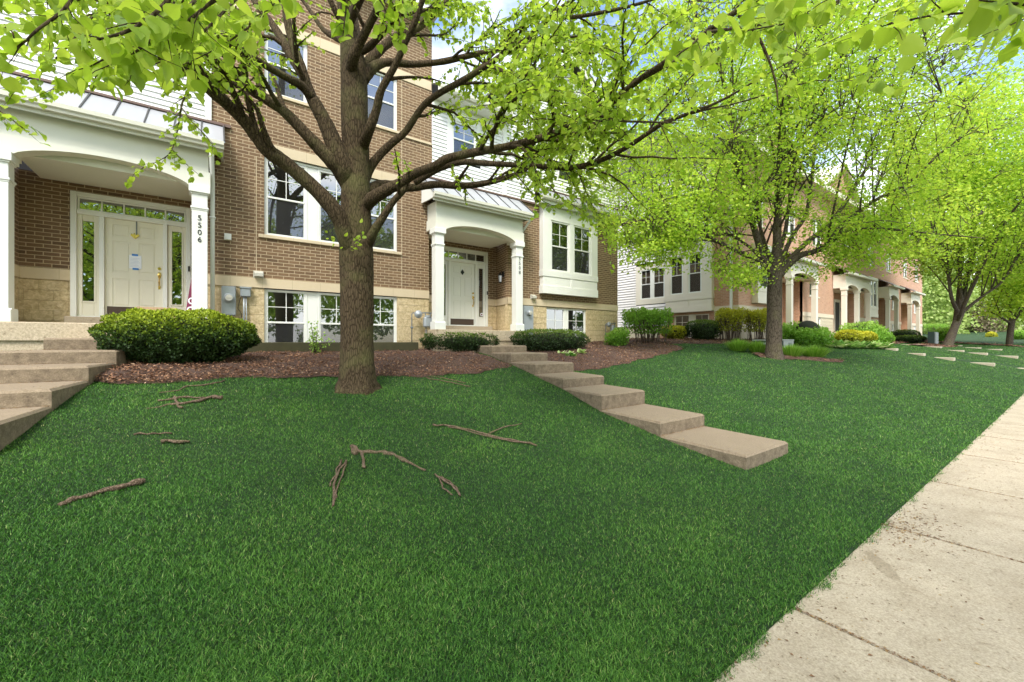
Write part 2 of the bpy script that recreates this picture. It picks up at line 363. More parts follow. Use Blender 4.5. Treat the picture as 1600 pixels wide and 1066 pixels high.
M['yewdk'] = foliage('dark_yew', [(0, (.012, .028, .008)), (.6, (.035, .07, .012)), (1, (.16, .24, .03))], .12)
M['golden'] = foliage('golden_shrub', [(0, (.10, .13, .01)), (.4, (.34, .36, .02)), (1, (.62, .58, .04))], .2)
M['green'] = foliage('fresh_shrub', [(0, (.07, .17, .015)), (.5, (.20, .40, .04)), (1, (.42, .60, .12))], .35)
M['hosta'] = foliage('variegated_leaf', [(0, (.10, .26, .04)), (.5, (.32, .5, .12)), (1, (.70, .74, .42))], .25)
M['inner'] = paint('shaded_core', (.018, .022, .010), .95, .4, 9)  # near-black: shade inside the shrubs put into the colour
M['twig'] = paint('bare_twigs', (.10, .07, .05), .9, .3, 9)
M['grass'] = foliage('grass_blade', [(0, (.008, .034, .004)), (.45, (.06, .195, .020)), (.87, (.22, .43, .07)), (1, (.50, .50, .20))], .25, .5, (.8, (.78, .88, .85)))
M['mulchc'] = foliage('mulch_chip', [(0, (.06, .03, .02)), (.5, (.27, .135, .075)), (.85, (.44, .26, .155)), (1, (.62, .47, .33))], 0, .9)
def mulch_ground():
    m, nt, b, o = newmat('mulch_ground'); n = noise(nt, 60, 5, .8)
    nt.links.new(ramp(nt, n, [(.3, (.03, .018, .013)), (.55, (.12, .065, .045)), (.75, (.24, .15, .11))]), b.inputs['Base Color'])
    b.inputs['Roughness'].default_value = 1; bump(nt, b, n, 1, .03); return m
M['mulch'] = mulch_ground()
def lawn_ground():
    m, nt, b, o = newmat('lawn_soil'); n = noise(nt, 90, 5, .8); n2 = noise(nt, 2.0, 4)
    c = ramp(nt, n, [(.3, (.006, .02, .004)), (.55, (.014, .05, .008)), (.8, (.05, .12, .02))])
    c = mixc(nt, n2, c, mixc(nt, 1.0, c, (1.5, 1.35, .9), 'MULTIPLY'))
    nt.links.new(c, b.inputs['Base Color']); b.inputs['Roughness'].default_value = 1; bump(nt, b, n, 1, .03); return m
M['lawn'] = lawn_ground()
M['asphalt'] = concrete('asphalt', (.06, .06, .06), .3, False)
def glassmat(name='window_glass', refl=.24, tint=(.55, .6, .6)):
    m, nt, b, out = newmat(name); nt.nodes.remove(b)
    g = nt.nodes.new('ShaderNodeBsdfGlossy'); g.inputs['Roughness'].default_value = .015; g.inputs['Color'].default_value = (.95, .98, 1, 1)
    t = nt.nodes.new('ShaderNodeBsdfTransparent'); t.inputs['Color'].default_value = (*tint, 1)
    ms = nt.nodes.new('ShaderNodeMixShader'); fr = nt.nodes.new('ShaderNodeFresnel'); fr.inputs['IOR'].default_value = 1.5
    ad = nd(nt, 'ShaderNodeMath', operation='ADD'); ad.inputs[1].default_value = refl; ad.use_clamp = True; nt.links.new(fr.outputs[0], ad.inputs[0])
    n = noise(nt, 1.3, 2); bp = nt.nodes.new('ShaderNodeBump'); bp.inputs['Strength'].default_value = .03; bp.inputs['Distance'].default_value = .02
    nt.links.new(n, bp.inputs['Height']); nt.links.new(bp.outputs[0], g.inputs['Normal'])
    nt.links.new(ad.outputs[0], ms.inputs[0]); nt.links.new(t.outputs[0], ms.inputs[1]); nt.links.new(g.outputs[0], ms.inputs[2])
    nt.links.new(ms.outputs[0], out.inputs[0]); return m
M['glass'] = glassmat()

def screenmat():
    m, nt, b, out = newmat('insect_screen'); b.inputs['Base Color'].default_value = (.045, .045, .045, 1); b.inputs['Roughness'].default_value = .9
    t = nt.nodes.new('ShaderNodeBsdfTransparent'); ms = nt.nodes.new('ShaderNodeMixShader'); ms.inputs[0].default_value = .36
    nt.links.new(t.outputs[0], ms.inputs[1]); nt.links.new(b.outputs[0], ms.inputs[2]); nt.links.new(ms.outputs[0], out.inputs[0]); return m
M['screen'] = screenmat()
# ================================================================ building pieces
def wall(x0, x1, z0, z1, yf, holes, T=None, reveal=.14, name=None, mat=None, parent=None):
    """front face at y=yf seen from -y, with openings (x0,x1,z0,z1) whose sides run back by reveal; one mesh per connected piece"""
    xs = sorted({x0, x1, *[min(max(h[i], x0), x1) for h in holes for i in (0, 1)]}); zs = sorted({z0, z1, *[min(max(h[i], z0), z1) for h in holes for i in (2, 3)]})
    solid = {}
    for i in range(len(xs) - 1):
        for j in range(len(zs) - 1):
            a, c = xs[i], xs[i + 1]; d, e = zs[j], zs[j + 1]
            if not any(h[0] - 1e-6 <= a and c <= h[1] + 1e-6 and h[2] - 1e-6 <= d and e <= h[3] + 1e-6 for h in holes): solid[(i, j)] = None
    groups = []
    for s in solid:
        if solid[s] is not None: continue
        g = len(groups); groups.append(MB(T)); st = [s]; solid[s] = g
        while st:
            i, j = st.pop()
            for q in ((i + 1, j), (i - 1, j), (i, j + 1), (i, j - 1)):
                if q in solid and solid[q] is None: solid[q] = g; st.append(q)
    if not name: groups = [MB(T)]; solid = {k: 0 for k in solid}
    r = yf + reveal
    for (i, j), g in solid.items():
        b = groups[g]; a, c = xs[i], xs[i + 1]; d, e = zs[j], zs[j + 1]
        b.add([(a, yf, d), (c, yf, d), (c, yf, e), (a, yf, e)], [(0, 1, 2, 3)])
        if (i + 1, j) not in solid and i + 2 < len(xs): b.add([(c, yf, d), (c, r, d), (c, r, e), (c, yf, e)], [(0, 1, 2, 3)])
        if (i - 1, j) not in solid and i > 0: b.add([(a, yf, d), (a, yf, e), (a, r, e), (a, r, d)], [(0, 1, 2, 3)])
        if (i, j + 1) not in solid and j + 2 < len(zs): b.add([(a, yf, e), (c, yf, e), (c, r, e), (a, r, e)], [(0, 1, 2, 3)])
        if (i, j - 1) not in solid and j > 0: b.add([(a, yf, d), (a, r, d), (c, r, d), (c, yf, d)], [(0, 1, 2, 3)])
    if not name: return groups[0]
    for b in groups: o = b.build(name, mat, parent)
    return o
def lap_siding(x0, x1, z0, z1, yf, name, mat, parent, T=None, ex=.11, gable=None, holes=(), lip=.026):
    """lapped boards; gable(z) gives the x limits of each course"""
    b = MB(T); z = z0
    while z < z1 - .01:
        t = min(z + ex, z1); m = z + .001
        segs = [(x0, x1)] if gable is None else [gable((z + t) / 2)]
        for h in holes:
            if h[2] < t and h[3] > z:
                n = []
                for a, c in segs:
                    if h[1] <= a or h[0] >= c: n.append((a, c)); continue
                    if h[0] > a: n.append((a, h[0]))
                    if h[1] < c: n.append((h[1], c))
                segs = n
        for a, c in segs:
            if c - a < .02: continue
            b.add([(a, yf - lip, m), (c, yf - lip, m), (c, yf, t), (a, yf, t)], [(0, 1, 2, 3)])
            b.add([(a, yf, z), (c, yf, z), (c, yf - lip, m), (a, yf - lip, m)], [(0, 1, 2, 3)])
        z = t
    return b.build(name, mat, parent)
def window(parent, x0, x1, z0, z1, y, T=None, mat='white', fr=.055, rail=True, cols=2, rows=2, blind='blind', sash_frac=.5, name='window', lower_dark=True, muntins=True):
    """double hung window whose frame face stands at y; glass just behind; blinds and a dark room behind the glass"""
    b = MB(T); f = fr
    b.bbox(x0, x0 + f, y, y + .07, z0, z1); b.bbox(x1 - f, x1, y, y + .07, z0, z1)
    b.bbox(x0 + f, x1 - f, y + .001, y + .069, z1 - f, z1); b.bbox(x0 + f, x1 - f, y + .001, y + .069, z0, z0 + f * 1.1)
    zm = z0 + (z1 - z0) * sash_frac
    if rail: b.bbox(x0 + f, x1 - f, y + .004, y + .05, zm - .022, zm + .022)
    # inner sash stiles
    b.bbox(x0 + f, x0 + f + .025, y + .012, y + .05, z0 + f, z1 - f); b.bbox(x1 - f - .025, x1 - f, y + .012, y + .05, z0 + f, z1 - f)
    wdw = b.build(name, M[mat], parent)
    g = MB(T); gx0, gx1 = x0 + f + .024, x1 - f - .024
    g.add([(gx0, y + .036, z0 + f), (gx1, y + .036, z0 + f), (gx1, y + .036, z1 - f), (gx0, y + .036, z1 - f)], [(0, 1, 2, 3)])
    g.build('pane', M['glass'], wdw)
    if muntins:
        m = MB(T); zb = zm + .022 if rail else z0 + f
        for k in range(1, cols):
            xx = gx0 + (gx1 - gx0) * k / cols; m.box(xx - .008, xx + .008, y + .022, y + .034, zb, z1 - f)
        for k in range(1, rows):
            zz = zb + (z1 - f - zb) * k / rows; m.box(gx0, gx1, y + .0225, y + .0335, zz - .008, zz + .008)
        m.build('muntin', M[mat], wdw)
    bl = MB(T)
    n = max(3, int((z1 - z0) / .05))
    for k in range(n):
        zz = z0 + (k + .5) * (z1 - z0) / n
        bl.add([(gx0, y + .085, zz - .024), (gx1, y + .085, zz - .024), (gx1, y + .105, zz + .02), (gx0, y + .105, zz + .02)], [(0, 1, 2, 3)])
    bl.add([(x0, y + .13, z0), (x1, y + .13, z0), (x1, y + .13, z1), (x0, y + .13, z1)], [(0, 1, 2, 3)])
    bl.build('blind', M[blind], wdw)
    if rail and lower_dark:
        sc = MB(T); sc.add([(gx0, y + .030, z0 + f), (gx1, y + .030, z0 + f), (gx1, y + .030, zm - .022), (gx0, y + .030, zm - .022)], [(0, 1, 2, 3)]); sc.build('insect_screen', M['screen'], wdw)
    return wdw
# ================================================================ our townhouse row
house = empty('brick_townhouse', (0, 11.0, -.3), 'brown brick townhouse row with two arched white porches, nearest on the left', 'townhouse')
DX = -8.03
Yw, Yr = 11.0, 11.95
ZB0, ZB1, ZCAP = 1.216, 1.432, 4.70
porch_open = [(5.02, 7.80), (5.02 + DX, 7.80 + DX)]
W3 = [(.956, 1.863), (2.09, 2.98), (3.20, 4.10)]
# --- brick, block and limestone band, with every opening
holes = []
for a, c in porch_open: holes.append((a, c, -1, 3.30))
holes.append((W3[0][0], W3[2][1], 2.44, 4.30)); holes.append((W3[0][0], W3[0][1], 5.74, 7.20)); holes.append((W3[2][0], W3[2][1], 5.74, 7.20))
holes.append((W3[0][0], W3[2][1], -.12, ZB0)); holes.append((9.467, 11.46, -.05, ZB0 - .03))
WX0, WX1 = -12.0, 13.24
wall(WX0, WX1, ZB1, ZCAP, Yw, [h for h in holes if h[3] > ZB1 and h[2] < ZCAP], name='brick_wall', mat=M['brick'], parent=house)
wall(-.12, 5.12, ZCAP, 9.3, Yw, [h for h in holes if h[3] > ZCAP and h[2] > 5], name='brick_wall', mat=M['brick'], parent=house)
wall(WX0, WX1, -.6, ZB0, Yw + .004, [h for h in holes if h[2] < ZB0], name='block_base', mat=M['rock'], parent=house)
for xa, xb in ((WX0, porch_open[1][0]), (porch_open[1][1], porch_open[0][0]), (porch_open[0][1], WX1)):
    b = MB(); b.box(xa, xb, Yw - .022, Yw + .01, ZB0, ZB1); b.build('limestone_band', M['band'], house)
# right end wall and rear, ceiling shell (keeps the inside dark)
sh = MB(); sh.add([(WX1, Yw, -.6), (WX1, 22, -.6), (WX1, 22, 7.6), (WX1, Yw, 7.6)], [(0, 1, 2, 3)]); sh.build('end_wall', M['brick'], house)
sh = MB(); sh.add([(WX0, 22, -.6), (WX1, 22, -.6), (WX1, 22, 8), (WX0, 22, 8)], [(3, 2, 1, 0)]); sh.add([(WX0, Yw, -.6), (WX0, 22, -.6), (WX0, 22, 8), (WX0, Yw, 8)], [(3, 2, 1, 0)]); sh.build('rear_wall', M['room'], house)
# recesses behind the porches
for k, (a, c) in enumerate(porch_open):
    dx = 0 if k == 0 else DX
    dh = (6.18 - .49 + dx + 0, 7.72 - .02 + dx, 0.3, 3.03)
    d0, d1 = 6.667 - .96 + dx + .005, 6.667 + .96 + dx - .005
    dh = (d0, d1, .30, 3.03)
    x0, x1 = a - .15, 8.0 + dx
    wall(x0, x1, ZB1, 3.3, Yr, [dh], reveal=.12, name='brick_wall', mat=M['brick'], parent=house)
    wall(x0, x1, .2, ZB0, Yr + .004, [dh], reveal=.12, name='block_base', mat=M['rock'], parent=house)
    wall(x0, x1, ZB0, ZB1, Yr - .02, [dh], reveal=.12, name='limestone_band', mat=M['band'], parent=house)
    for (za, zb, mat, nm, o) in ((ZB1, 3.3, 'brick', 'brick_wall', 0), (.2, ZB0, 'rock', 'block_base', .004), (ZB0, ZB1, 'band', 'limestone_band', -.018)):
        s = MB(); s.add([(c + o, Yw, za), (8.0 + dx + o, Yr, za), (8.0 + dx + o, Yr, zb), (c + o, Yw, zb)], [(0, 1, 2, 3)]); s.build(nm, M[mat], house)
        s = MB(); s.add([(a - o, Yw, za), (a - o, Yr, za), (a - o, Yr, zb), (a - o, Yw, zb)], [(3, 2, 1, 0)])
        s.build(nm, M[mat], house)
# lintels, sills, bands
def trimbox(name, mat, *a, parent=None, T=None, b=.006):
    m = MB(T); m.bbox(*a, b=b); return m.build(name, M[mat], parent or house)
trimbox('lintel', 'band', .90, 4.15, Yw - .02, Yw + .06, 4.30, 4.545)
trimbox('lintel', 'band', -.10, 5.10, Yw - .02, Yw + .05, 7.20, 7.45)
trimbox('stone_sill', 'band', .84, 4.20, Yw - .045, Yw + .12, 2.365, 2.44)
trimbox('stone_sill', 'band', .84, 2.0, Yw - .04, Yw + .12, 5.67, 5.74)
trimbox('stone_sill', 'band', 3.10, 4.2, Yw - .04, Yw + .12, 5.67, 5.74)
trimbox('stone_sill', 'band', 4.2, 5.10, Yw - .03, Yw + .05, 5.63, 5.69)
# vertical control joints in the brick
for xx in (.80, 4.22):
    trimbox('control_joint', 'band', xx - .006, xx + .006, Yw - .003, Yw + .01, ZB1 + .005, 7.19 if xx > 4 else 4.2, b=.001)
# windows of the brick bay
for a, c in W3:
    window(house, a, c, 2.44, 4.24, Yw + .05)
    window(house, a, c, -.12, ZB0 - .02, Yw + .05, sash_frac=.42)
trimbox('window_head', 'white', W3[0][0], W3[2][1], Yw + .035, Yw + .12, 4.24, 4.298)
for i in (0, 1):
    for z0, z1 in ((2.44, 4.24), (-.12, ZB0 - .02)):
        trimbox('mullion', 'white', W3[i][1] + .001, W3[i + 1][0] - .001, Yw + .06, Yw + .12, z0, z1)
for a, c in (W3[0], W3[2]): window(house, a, c, 5.74, 7.19, Yw + .05)
# timber edging of the window well
trimbox('well_edging', 'timber', .55, 4.55, 10.62, 10.74, -.5, -.03, b=.015)
# right basement pair
for a, c in ((9.467, 10.40), (10.50, 11.46)): window(house, a, c, -.05, ZB0 - .035, Yw + .05, sash_frac=.22 + .1, blind='blind')
trimbox('mullion', 'white', 10.401, 10.499, Yw + .055, Yw + .12, -.05, ZB0 - .035)
# --- upper siding
lap_siding(WX0, -.125, ZCAP, 9.3, Yw - .005, 'siding', M['siding'], house)
trimbox('corner_board', 'white', -.125, -.02, Yw - .045, Yw + .02, ZCAP + .02, 9.3)
SW = (5.74, 6.60, 5.55, 6.57)
lap_siding(5.12, 7.66, ZCAP, 6.85, Yw - .005, 'siding', M['siding'], house, holes=[(5.60, 6.74, 5.42, 6.80)])
window(house, *SW, Yw - .03, blind='blind2')
fm = MB(); fm.bbox(5.60, 5.74, Yw - .05, Yw + .05, 5.44, 6.70); fm.bbox(6.60, 6.74, Yw - .05, Yw + .05, 5.44, 6.70); fm.bbox(5.741, 6.599, Yw - .048, Yw + .05, 6.571, 6.70); fm.bbox(5.741, 6.599, Yw - .048, Yw + .05, 5.44, 5.549); fm.build('window_trim', M['white'], house)
trimbox('frieze', 'white', 5.12, 7.66, Yw - .04, Yw + .05, 6.71, 6.98)
# eave of the low siding block: soffit, fascia, gutter, roof
ev = MB(); ev.bbox(5.12, 7.66, 10.55, 10.60, 6.98, 7.16); ev.box(5.12, 7.66, 10.60, 11.05, 6.985, 7.01); ev.build('eave', M['white'], house)
gt = MB(); gt.prism([(10.55, 7.03), (10.47, 7.03), (10.44, 7.09), (10.43, 7.17), (10.55, 7.17)], 5.15, 7.60); gt.build('gutter', M['gutter'], house)
rf = MB(); rf.prism([(10.5, 7.17), (10.5, 7.21), (16, 9.75), (16, 9.7)], 5.10, 7.7); rf.build('roof', M['shingle'], house)
rf = MB(); rf.prism([(10.5, 9.3), (10.5, 9.36), (16, 11.9), (16, 11.8)], -12.2, 5.12); rf.build('roof', M['shingle'], house)
ev = MB(); ev.bbox(-12.2, 5.12, 10.55, 10.60, 9.1, 9.32); ev.box(-12.2, 5.12, 10.60, 11.1, 9.102, 9.14); ev.build('eave', M['white'], house)
# --- gable block on the right
GXc, GX0, GX1 = 10.45, 7.66, 13.24
def gl(z):
    k = 0.70; half = (10.05 - z) / k
    return (max(GX0, GXc - half), min(GX1, GXc + half))
lap_siding(GX0, GX1, 5.28, 10.0, Yw - .03, 'siding', M['siding'], house, gable=gl, holes=[(9.95, 10.95, 5.75, 7.35)])
trimbox('corner_board', 'white', GX0 - .08, GX0 + .05, Yw - .07, Yw + .04, ZCAP + .02, 8.0)
trimbox('corner_board', 'white', GX1 - .1, GX1 + .02, Yw - .07, Yw + .04, 5.30, 8.0)
window(house, 9.95, 10.95, 5.75, 7.35, Yw - .055)
lap_siding(GX0, 8.9, ZCAP, 5.28, Yw - .03, 'siding', M['siding'], house)
for sgn in (-1, 1):
    bb = MB(); xe = GXc + sgn * 3.2; z_e = 10.05 - 3.2 * .70
    bb.prism([(GXc, 10.22), (xe, z_e + .17), (xe, z_e - .03), (GXc, 10.0)], Yw - .42, Yw - .38, 'y')
    bb.build('rake_board', M['white'], house)
    rr = MB(); rr.prism([(GXc, 10.30), (xe, z_e + .25), (xe, z_e + .18), (GXc, 10.225)], Yw - .45, 20, 'y'); rr.build('roof', M['shingle'], house)
sw2 = MB(); sw2.add([(WX1, Yw, 5.2), (WX1, 22, 5.2), (WX1, 22, 8.3), (WX1, Yw, 8.3)], [(0, 1, 2, 3)]); sw2.build('side_siding', M['siding'], house)
# brown cap flashing on the brick
trimbox('cap_flashing', 'brown', -.10, .32, Yw - .06, Yw + .02, 4.66, 4.73)
trimbox('cap_flashing', 'brown', 7.67, 8.93, Yw - .06, Yw + .02, 4.66, 4.73)
# pent roof over the bay window
pr = MB(); pr.prism([(10.62, 4.88), (10.62, 4.91), (Yw - .03, 5.28), (Yw - .03, 5.22)], 8.92, 13.34); pr.build('pent_roof', M['metalroof'], house)
for k in range(11):
    sm = MB(); xx = 8.96 + k * .43; sm.prism([(10.63, 4.915), (10.63, 4.94), (Yw - .04, 5.30), (Yw - .04, 5.28)], xx, xx + .02); sm.build('roof_seam', M['seam'], house)
trimbox('cap_flashing', 'brown', 8.88, 13.36, Yw - .07, Yw - .02, 5.26, 5.31)
pf = MB(); pf.bbox(8.94, 13.30, 10.64, 10.68, 4.66, 4.87); pf.box(8.94, 13.30, 10.68, 11.0, 4.665, 4.69); pf.build('fascia', M['white'], house)
gt = MB(); gt.prism([(10.64, 4.78), (10.56, 4.78), (10.53, 4.83), (10.52, 4.90), (10.64, 4.90)], 8.92, 13.3); gt.build('gutter', M['gutter'], house)
# bay window box
by = MB(); BX0, BX1, BY = 9.12, 11.86, 10.78
by.bbox(BX0, BX1, BY, 11.0, 1.64, 1.92); by.bbox(BX0 + .03, BX1 - .03, BY + .02, 11.0, 1.92, 2.23); by.bbox(BX0, BX1, BY, 11.0, 2.23, 2.44)
by.bbox(BX0 + .02, 9.49, BY + .01, 11.0, 2.44, 4.66); by.bbox(11.50, BX1 - .02, BY + .01, 11.0, 2.44, 4.66); by.bbox(9.49, 11.50, BY + .011, 11.0, 4.20, 4.655)
by.bbox(10.39, 10.58, BY + .01, 11.0, 2.44, 4.20); by.bbox(10.44, 10.53, BY + .005, BY + .03, 1.92, 2.23)
bay = by.build('bay_window', M['white'], house)
window(house, 9.49, 10.39, 2.44, 4.20, BY + .03, blind='blind'); window(house, 10.58, 11.50, 2.44, 4.20, BY + .03, blind='blind')
# ================================================================ porches
def text_mesh(s, size, x, y, z, parent, mat, name='house_number', ext=.006):
    cu = bpy.data.curves.new(name, 'FONT'); cu.body = s; cu.size = size; cu.extrude = ext; cu.align_x = 'CENTER'
    o = bpy.data.objects.new('tmp_text', cu); scene.collection.objects.link(o)
    dg = bpy.context.evaluated_depsgraph_get(); me = bpy.data.meshes.new_from_object(o.evaluated_get(dg))
    bpy.data.objects.remove(o); bpy.data.curves.remove(cu)
    me.transform(Matrix.Rotation(math.radians(90), 4, 'X')); me.transform(Matrix.Translation((x, y, z)))
    me.name = name
    me.materials.clear(); return link_mesh(name, me, mat, parent)
def column(x0, x1, yf, name='porch_column', z0=.32, z1=3.12, dep=.25, mat='white', T=None):
    b = MB(T); e = .035
    b.bbox(x0 - e, x1 + e, yf - e, yf + dep + e, z0, z0 + .19); b.prism([(yf - e, z0 + .19), (yf, z0 + .22), (yf + dep, z0 + .22), (yf + dep + e, z0 + .19)], x0 - e + .001, x1 + e - .001)
    b.bbox(x0, x1, yf, yf + dep, z0 + .2, z1 - .01)
    zc = z1 - .47; b.bbox(x0 - .02, x1 + .02, yf - .02, yf + dep + .02, zc, zc + .04); b.bbox(x0 - .008, x1 + .008, yf - .008, yf + dep + .008, zc - .03, zc)
    b.bbox(x0 - .045, x1 + .045, yf - .045, yf + dep + .045, z1 - .15, z1)
    b.bbox(x0 - .02, x1 + .02, yf - .02, yf + dep + .02, z1 - .18, z1 - .15)
    return b
def porch(dx, lbl, number):
    X0, X1, Yf = 4.94 + dx + (.11 if dx else 0), 7.99 + dx, 10.37
    P = house
    # arched beam: front face with a segmental arch between the columns
    a0, a1 = X0 + .26, 7.68 + dx; n = 24
    def arch(x):
        u = (x - (a0 + a1) / 2) / ((a1 - a0) / 2); return 3.05 + .28 * max(0, 1 - u * u) ** .6
    b = MB(); xs = [X0] + [a0 + (a1 - a0) * i / n for i in range(n + 1)] + [X1]
    bot = [3.12] + [max(3.05, arch(x)) for x in xs[1:-1]] + [3.12]
    bot[1] = 3.07; bot[-2] = 3.07
    prof = [(x, z) for x, z in zip(xs, bot)]
    yb = Yf + .25
    for i in range(len(xs) - 1):
        x0, x1, z0, z1 = xs[i], xs[i + 1], bot[i], bot[i + 1]
        b.add([(x0, Yf, z0), (x1, Yf, z1), (x1, Yf, 3.41), (x0, Yf, 3.41)], [(0, 1, 2, 3)])
        b.add([(x0, yb, z0), (x1, yb, z1), (x1, yb, 3.41), (x0, yb, 3.41)], [(3, 2, 1, 0)])
        b.add([(x0, Yf, z0), (x0, yb, z0), (x1, yb, z1), (x1, Yf, z1)], [(0, 1, 2, 3)])
    b.add([(X0, Yf, 3.12), (X0, Yf, 3.41), (X0, yb, 3.41), (X0, yb, 3.12)], [(0, 1, 2, 3)]); b.add([(X1, Yf, 3.12), (X1, Yf, 3.41), (X1, yb, 3.41), (X1, yb, 3.12)], [(3, 2, 1, 0)])
    # side beams back to the wall
    b.bbox(X0, X0 + .25, yb + .001, Yw - .024, 3.12, 3.41, b=.003); b.bbox(X1 - .25, X1, yb + .001, Yw - .024, 3.12, 3.41, b=.003)
    b.build('porch_beam', M['beam'], P)
    fz = MB(); fz.bbox(X0 + .03, X1 - .03, Yf + .032, Yw - .024, 3.413, 3.87, b=.004); fz.build('porch_frieze', M['beam'], P)
    cl = MB(); cl.box(X0 + .25, X1 - .25, yb, Yr, 3.19, 3.40); cl.build('porch_ceiling', M['beam'], P)
    # roof: standing seam slope with gutter and white end boards
    R0, R1 = X0 - .16, X1 + .22
    fs = MB(); fs.bbox(R0 + .02, R1 - .02, 10.22, 10.25, 3.80, 3.99); fs.box(R0 + .02, R1 - .02, 10.25, Yf + .02, 3.872, 3.90)
    for xa in (R0 + .0, R1 - .03): fs.prism([(10.20, 3.86), (10.20, 3.99), (Yw - .04, 4.62), (Yw - .04, 3.90), (10.5, 3.87)], xa, xa + .03)
    fs.build('fascia', M['white'], P)
    rf = MB(); rf.prism([(10.16, 4.005), (10.16, 4.025), (Yw - .03, 4.665), (Yw - .03, 4.63)], R0 - .02, R1 + .02); rf.build('metal_roof', M['metalroof'], P)
    xx = R0
    while xx < R1 - .1: sm = MB(); sm.prism([(10.17, 4.026), (10.17, 4.052), (Yw - .04, 4.69), (Yw - .04, 4.664)], xx, xx + .022); sm.build('roof_seam', M['seam'], P); xx += .42
    sm = MB(); sm.prism([(10.165, 4.026), (10.165, 4.055), (Yw - .04, 4.70), (Yw - .04, 4.664)], R1 - .005, R1 + .021); sm.build('roof_seam', M['seam'], P)
    trimbox('cap_flashing', 'brown', R0 - .02, R1 + .03, Yw - .075, Yw - .024, 4.665, 4.715)
    gt = MB(); gt.prism([(10.22, 3.86), (10.13, 3.86), (10.12, 3.90), (10.09, 3.93), (10.085, 4.0), (10.10, 4.0), (10.22, 4.0)], R0, R1); gt.build('gutter', M['gutter'], P)
    # downspout: elbow from the gutter end back to the wall, then down behind the column
    ds = MB()
    if dx == 0:
        ds.tube([(R1 - .12, 10.16, 3.9), (R1 - .10, 10.25, 3.78), (X1 + .06, 10.92, 3.25), (X1 + .06, 10.95, 3.1), (X1 + .06, 10.95, .5)], .036, 8)
    else:
        ds.tube([(X1 + .02, 10.16, 3.9), (X1 + .02, 10.22, 3.70), (X1 + .035, 10.58, 3.28), (X1 + .035, 10.60, 2.6), (X1 + .035, 10.62, -.1)], .042, 8)
        for zz in (2.55, .55): ds.bbox(X1 - .02, X1 + .09, 10.55, 10.68, zz, zz + .03)
    ds.build('downspout', M['white'], P, smooth=True)
    # columns with house numbers
    column(X0, X0 + .255, Yf + .005).build('porch_column', M['white'], P)
    cr_ = column(X1 - .30, X1 - .045, Yf + .005).build('porch_column', M['white'], P)
    zt = 2.42 if dx else 2.54
    for i, ch in enumerate(number):
        text_mesh(ch, .145, X1 - .175, Yf - .002, zt - i * .145, cr_, M['black'], ext=.003)
    # slab and brick/block cheek
    sl = MB(); sl.bbox(X0 - .05, X1 + .03, 10.29, Yr - .12, -.0, .318, b=.012); sl.box(X0 - .02, X1, 10.33, 11.0, -.7, -.001); sl.build('porch_slab', M['porchc'], P)
    th = MB(); th.bbox(6.667 + dx - 1.0, 6.667 + dx + 1.0, 11.70, Yr + .1, .319, .488, b=.008); th.build('threshold', M['concrete'], P)
    # door set
    dc = 6.667 + dx; y = Yr + .0
    f = MB()
    F0, F1 = dc - .96, dc + .96
    for xa, xb in ((F0, F0 + .09), (F1 - .09, F1)): f.bbox(xa, xb, y - .03, y + .10, .49, 3.03); 
    f.bbox(F0 + .09, F1 - .09, y - .029, y + .10, 2.94, 3.029)
    f.bbox(F0 + .09, F1 - .09, y - .01, y + .10, 2.585, 2.665)
    f.bbox(dc - .545, dc - .467, y - .02, y + .10, .492, 2.585); f.bbox(dc + .467, dc + .545, y - .02, y + .10, .492, 2.585)
    f.bbox(F0 + .07, F1 - .07, y + .0, y + .1, .488, .515)
    f.build('door_frame', M['white'], P)
    # transom
    tr = MB(); t0, t1 = F0 + .09, F1 - .09
    tr.bbox(t0, t1, y + .02, y + .06, 2.665, 2.70); tr.bbox(t0, t1, y + .02, y + .06, 2.91, 2.94)
    for k in range(6):
        xx = t0 + .02 + (t1 - t0 - .04) * k / 5; tr.bbox(xx - .013, xx + .013, y + .021, y + .059, 2.70, 2.91)
    to = tr.build('transom', M['white'], P)
    g = MB(); g.add([(t0, y + .045, 2.70), (t1, y + .045, 2.70), (t1, y + .045, 2.91), (t0, y + .045, 2.91)], [(0, 1, 2, 3)]); g.build('pane', M['glass'], to)
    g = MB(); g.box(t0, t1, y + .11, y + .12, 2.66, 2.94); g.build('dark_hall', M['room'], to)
    for sg in (-1, 1):
        s0, s1 = (F0 + .09, dc - .545) if sg < 0 else (dc + .545, F1 - .09)
        gc = (s0 + s1) / 2
        s = MB(); gw = .085
        s.bbox(s0, gc - gw, y + .02, y + .06, .515, 2.585); s.bbox(gc + gw, s1, y + .02, y + .06, .515, 2.585)
        s.bbox(gc - gw, gc + gw, y + .021, y + .059, .515, .82); s.bbox(gc - gw, gc + gw, y + .021, y + .059, 2.46, 2.584)
        for q in ((gc - gw - .03, gc - gw, .79, 2.49), (gc + gw, gc + gw + .03, .79, 2.49)): s.bbox(q[0], q[1], y + .008, y + .021, q[2], q[3])
        for q in ((.79, .82), (2.46, 2.49)): s.bbox(gc - gw, gc + gw, y + .0085, y + .021, q[0], q[1])
        so = s.build('sidelight', M['white' if dx == 0 else 'door'], P)
        g = MB(); g.add([(gc - gw, y + .04, .82), (gc + gw, y + .04, .82), (gc + gw, y + .04, 2.46), (gc - gw, y + .04, 2.46)], [(0, 1, 2, 3)]); g.build('pane', M['glass'], so)
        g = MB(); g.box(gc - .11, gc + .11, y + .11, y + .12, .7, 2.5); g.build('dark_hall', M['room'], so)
    # six panel door
    d = MB(); D0, D1, yd = dc - .464, dc + .464, y + .045
    d.box(D0, D1, yd + .012, yd + .045, .515, 2.584)
    rows = [(.72, .86, 0), (.74, 1.33, 1), (1.46, 2.12, 1), (2.21, 2.47, 1)]
    cols = [(D0 + .115, D0 + .115 + .285), (D1 - .115 - .285, D1 - .115)]
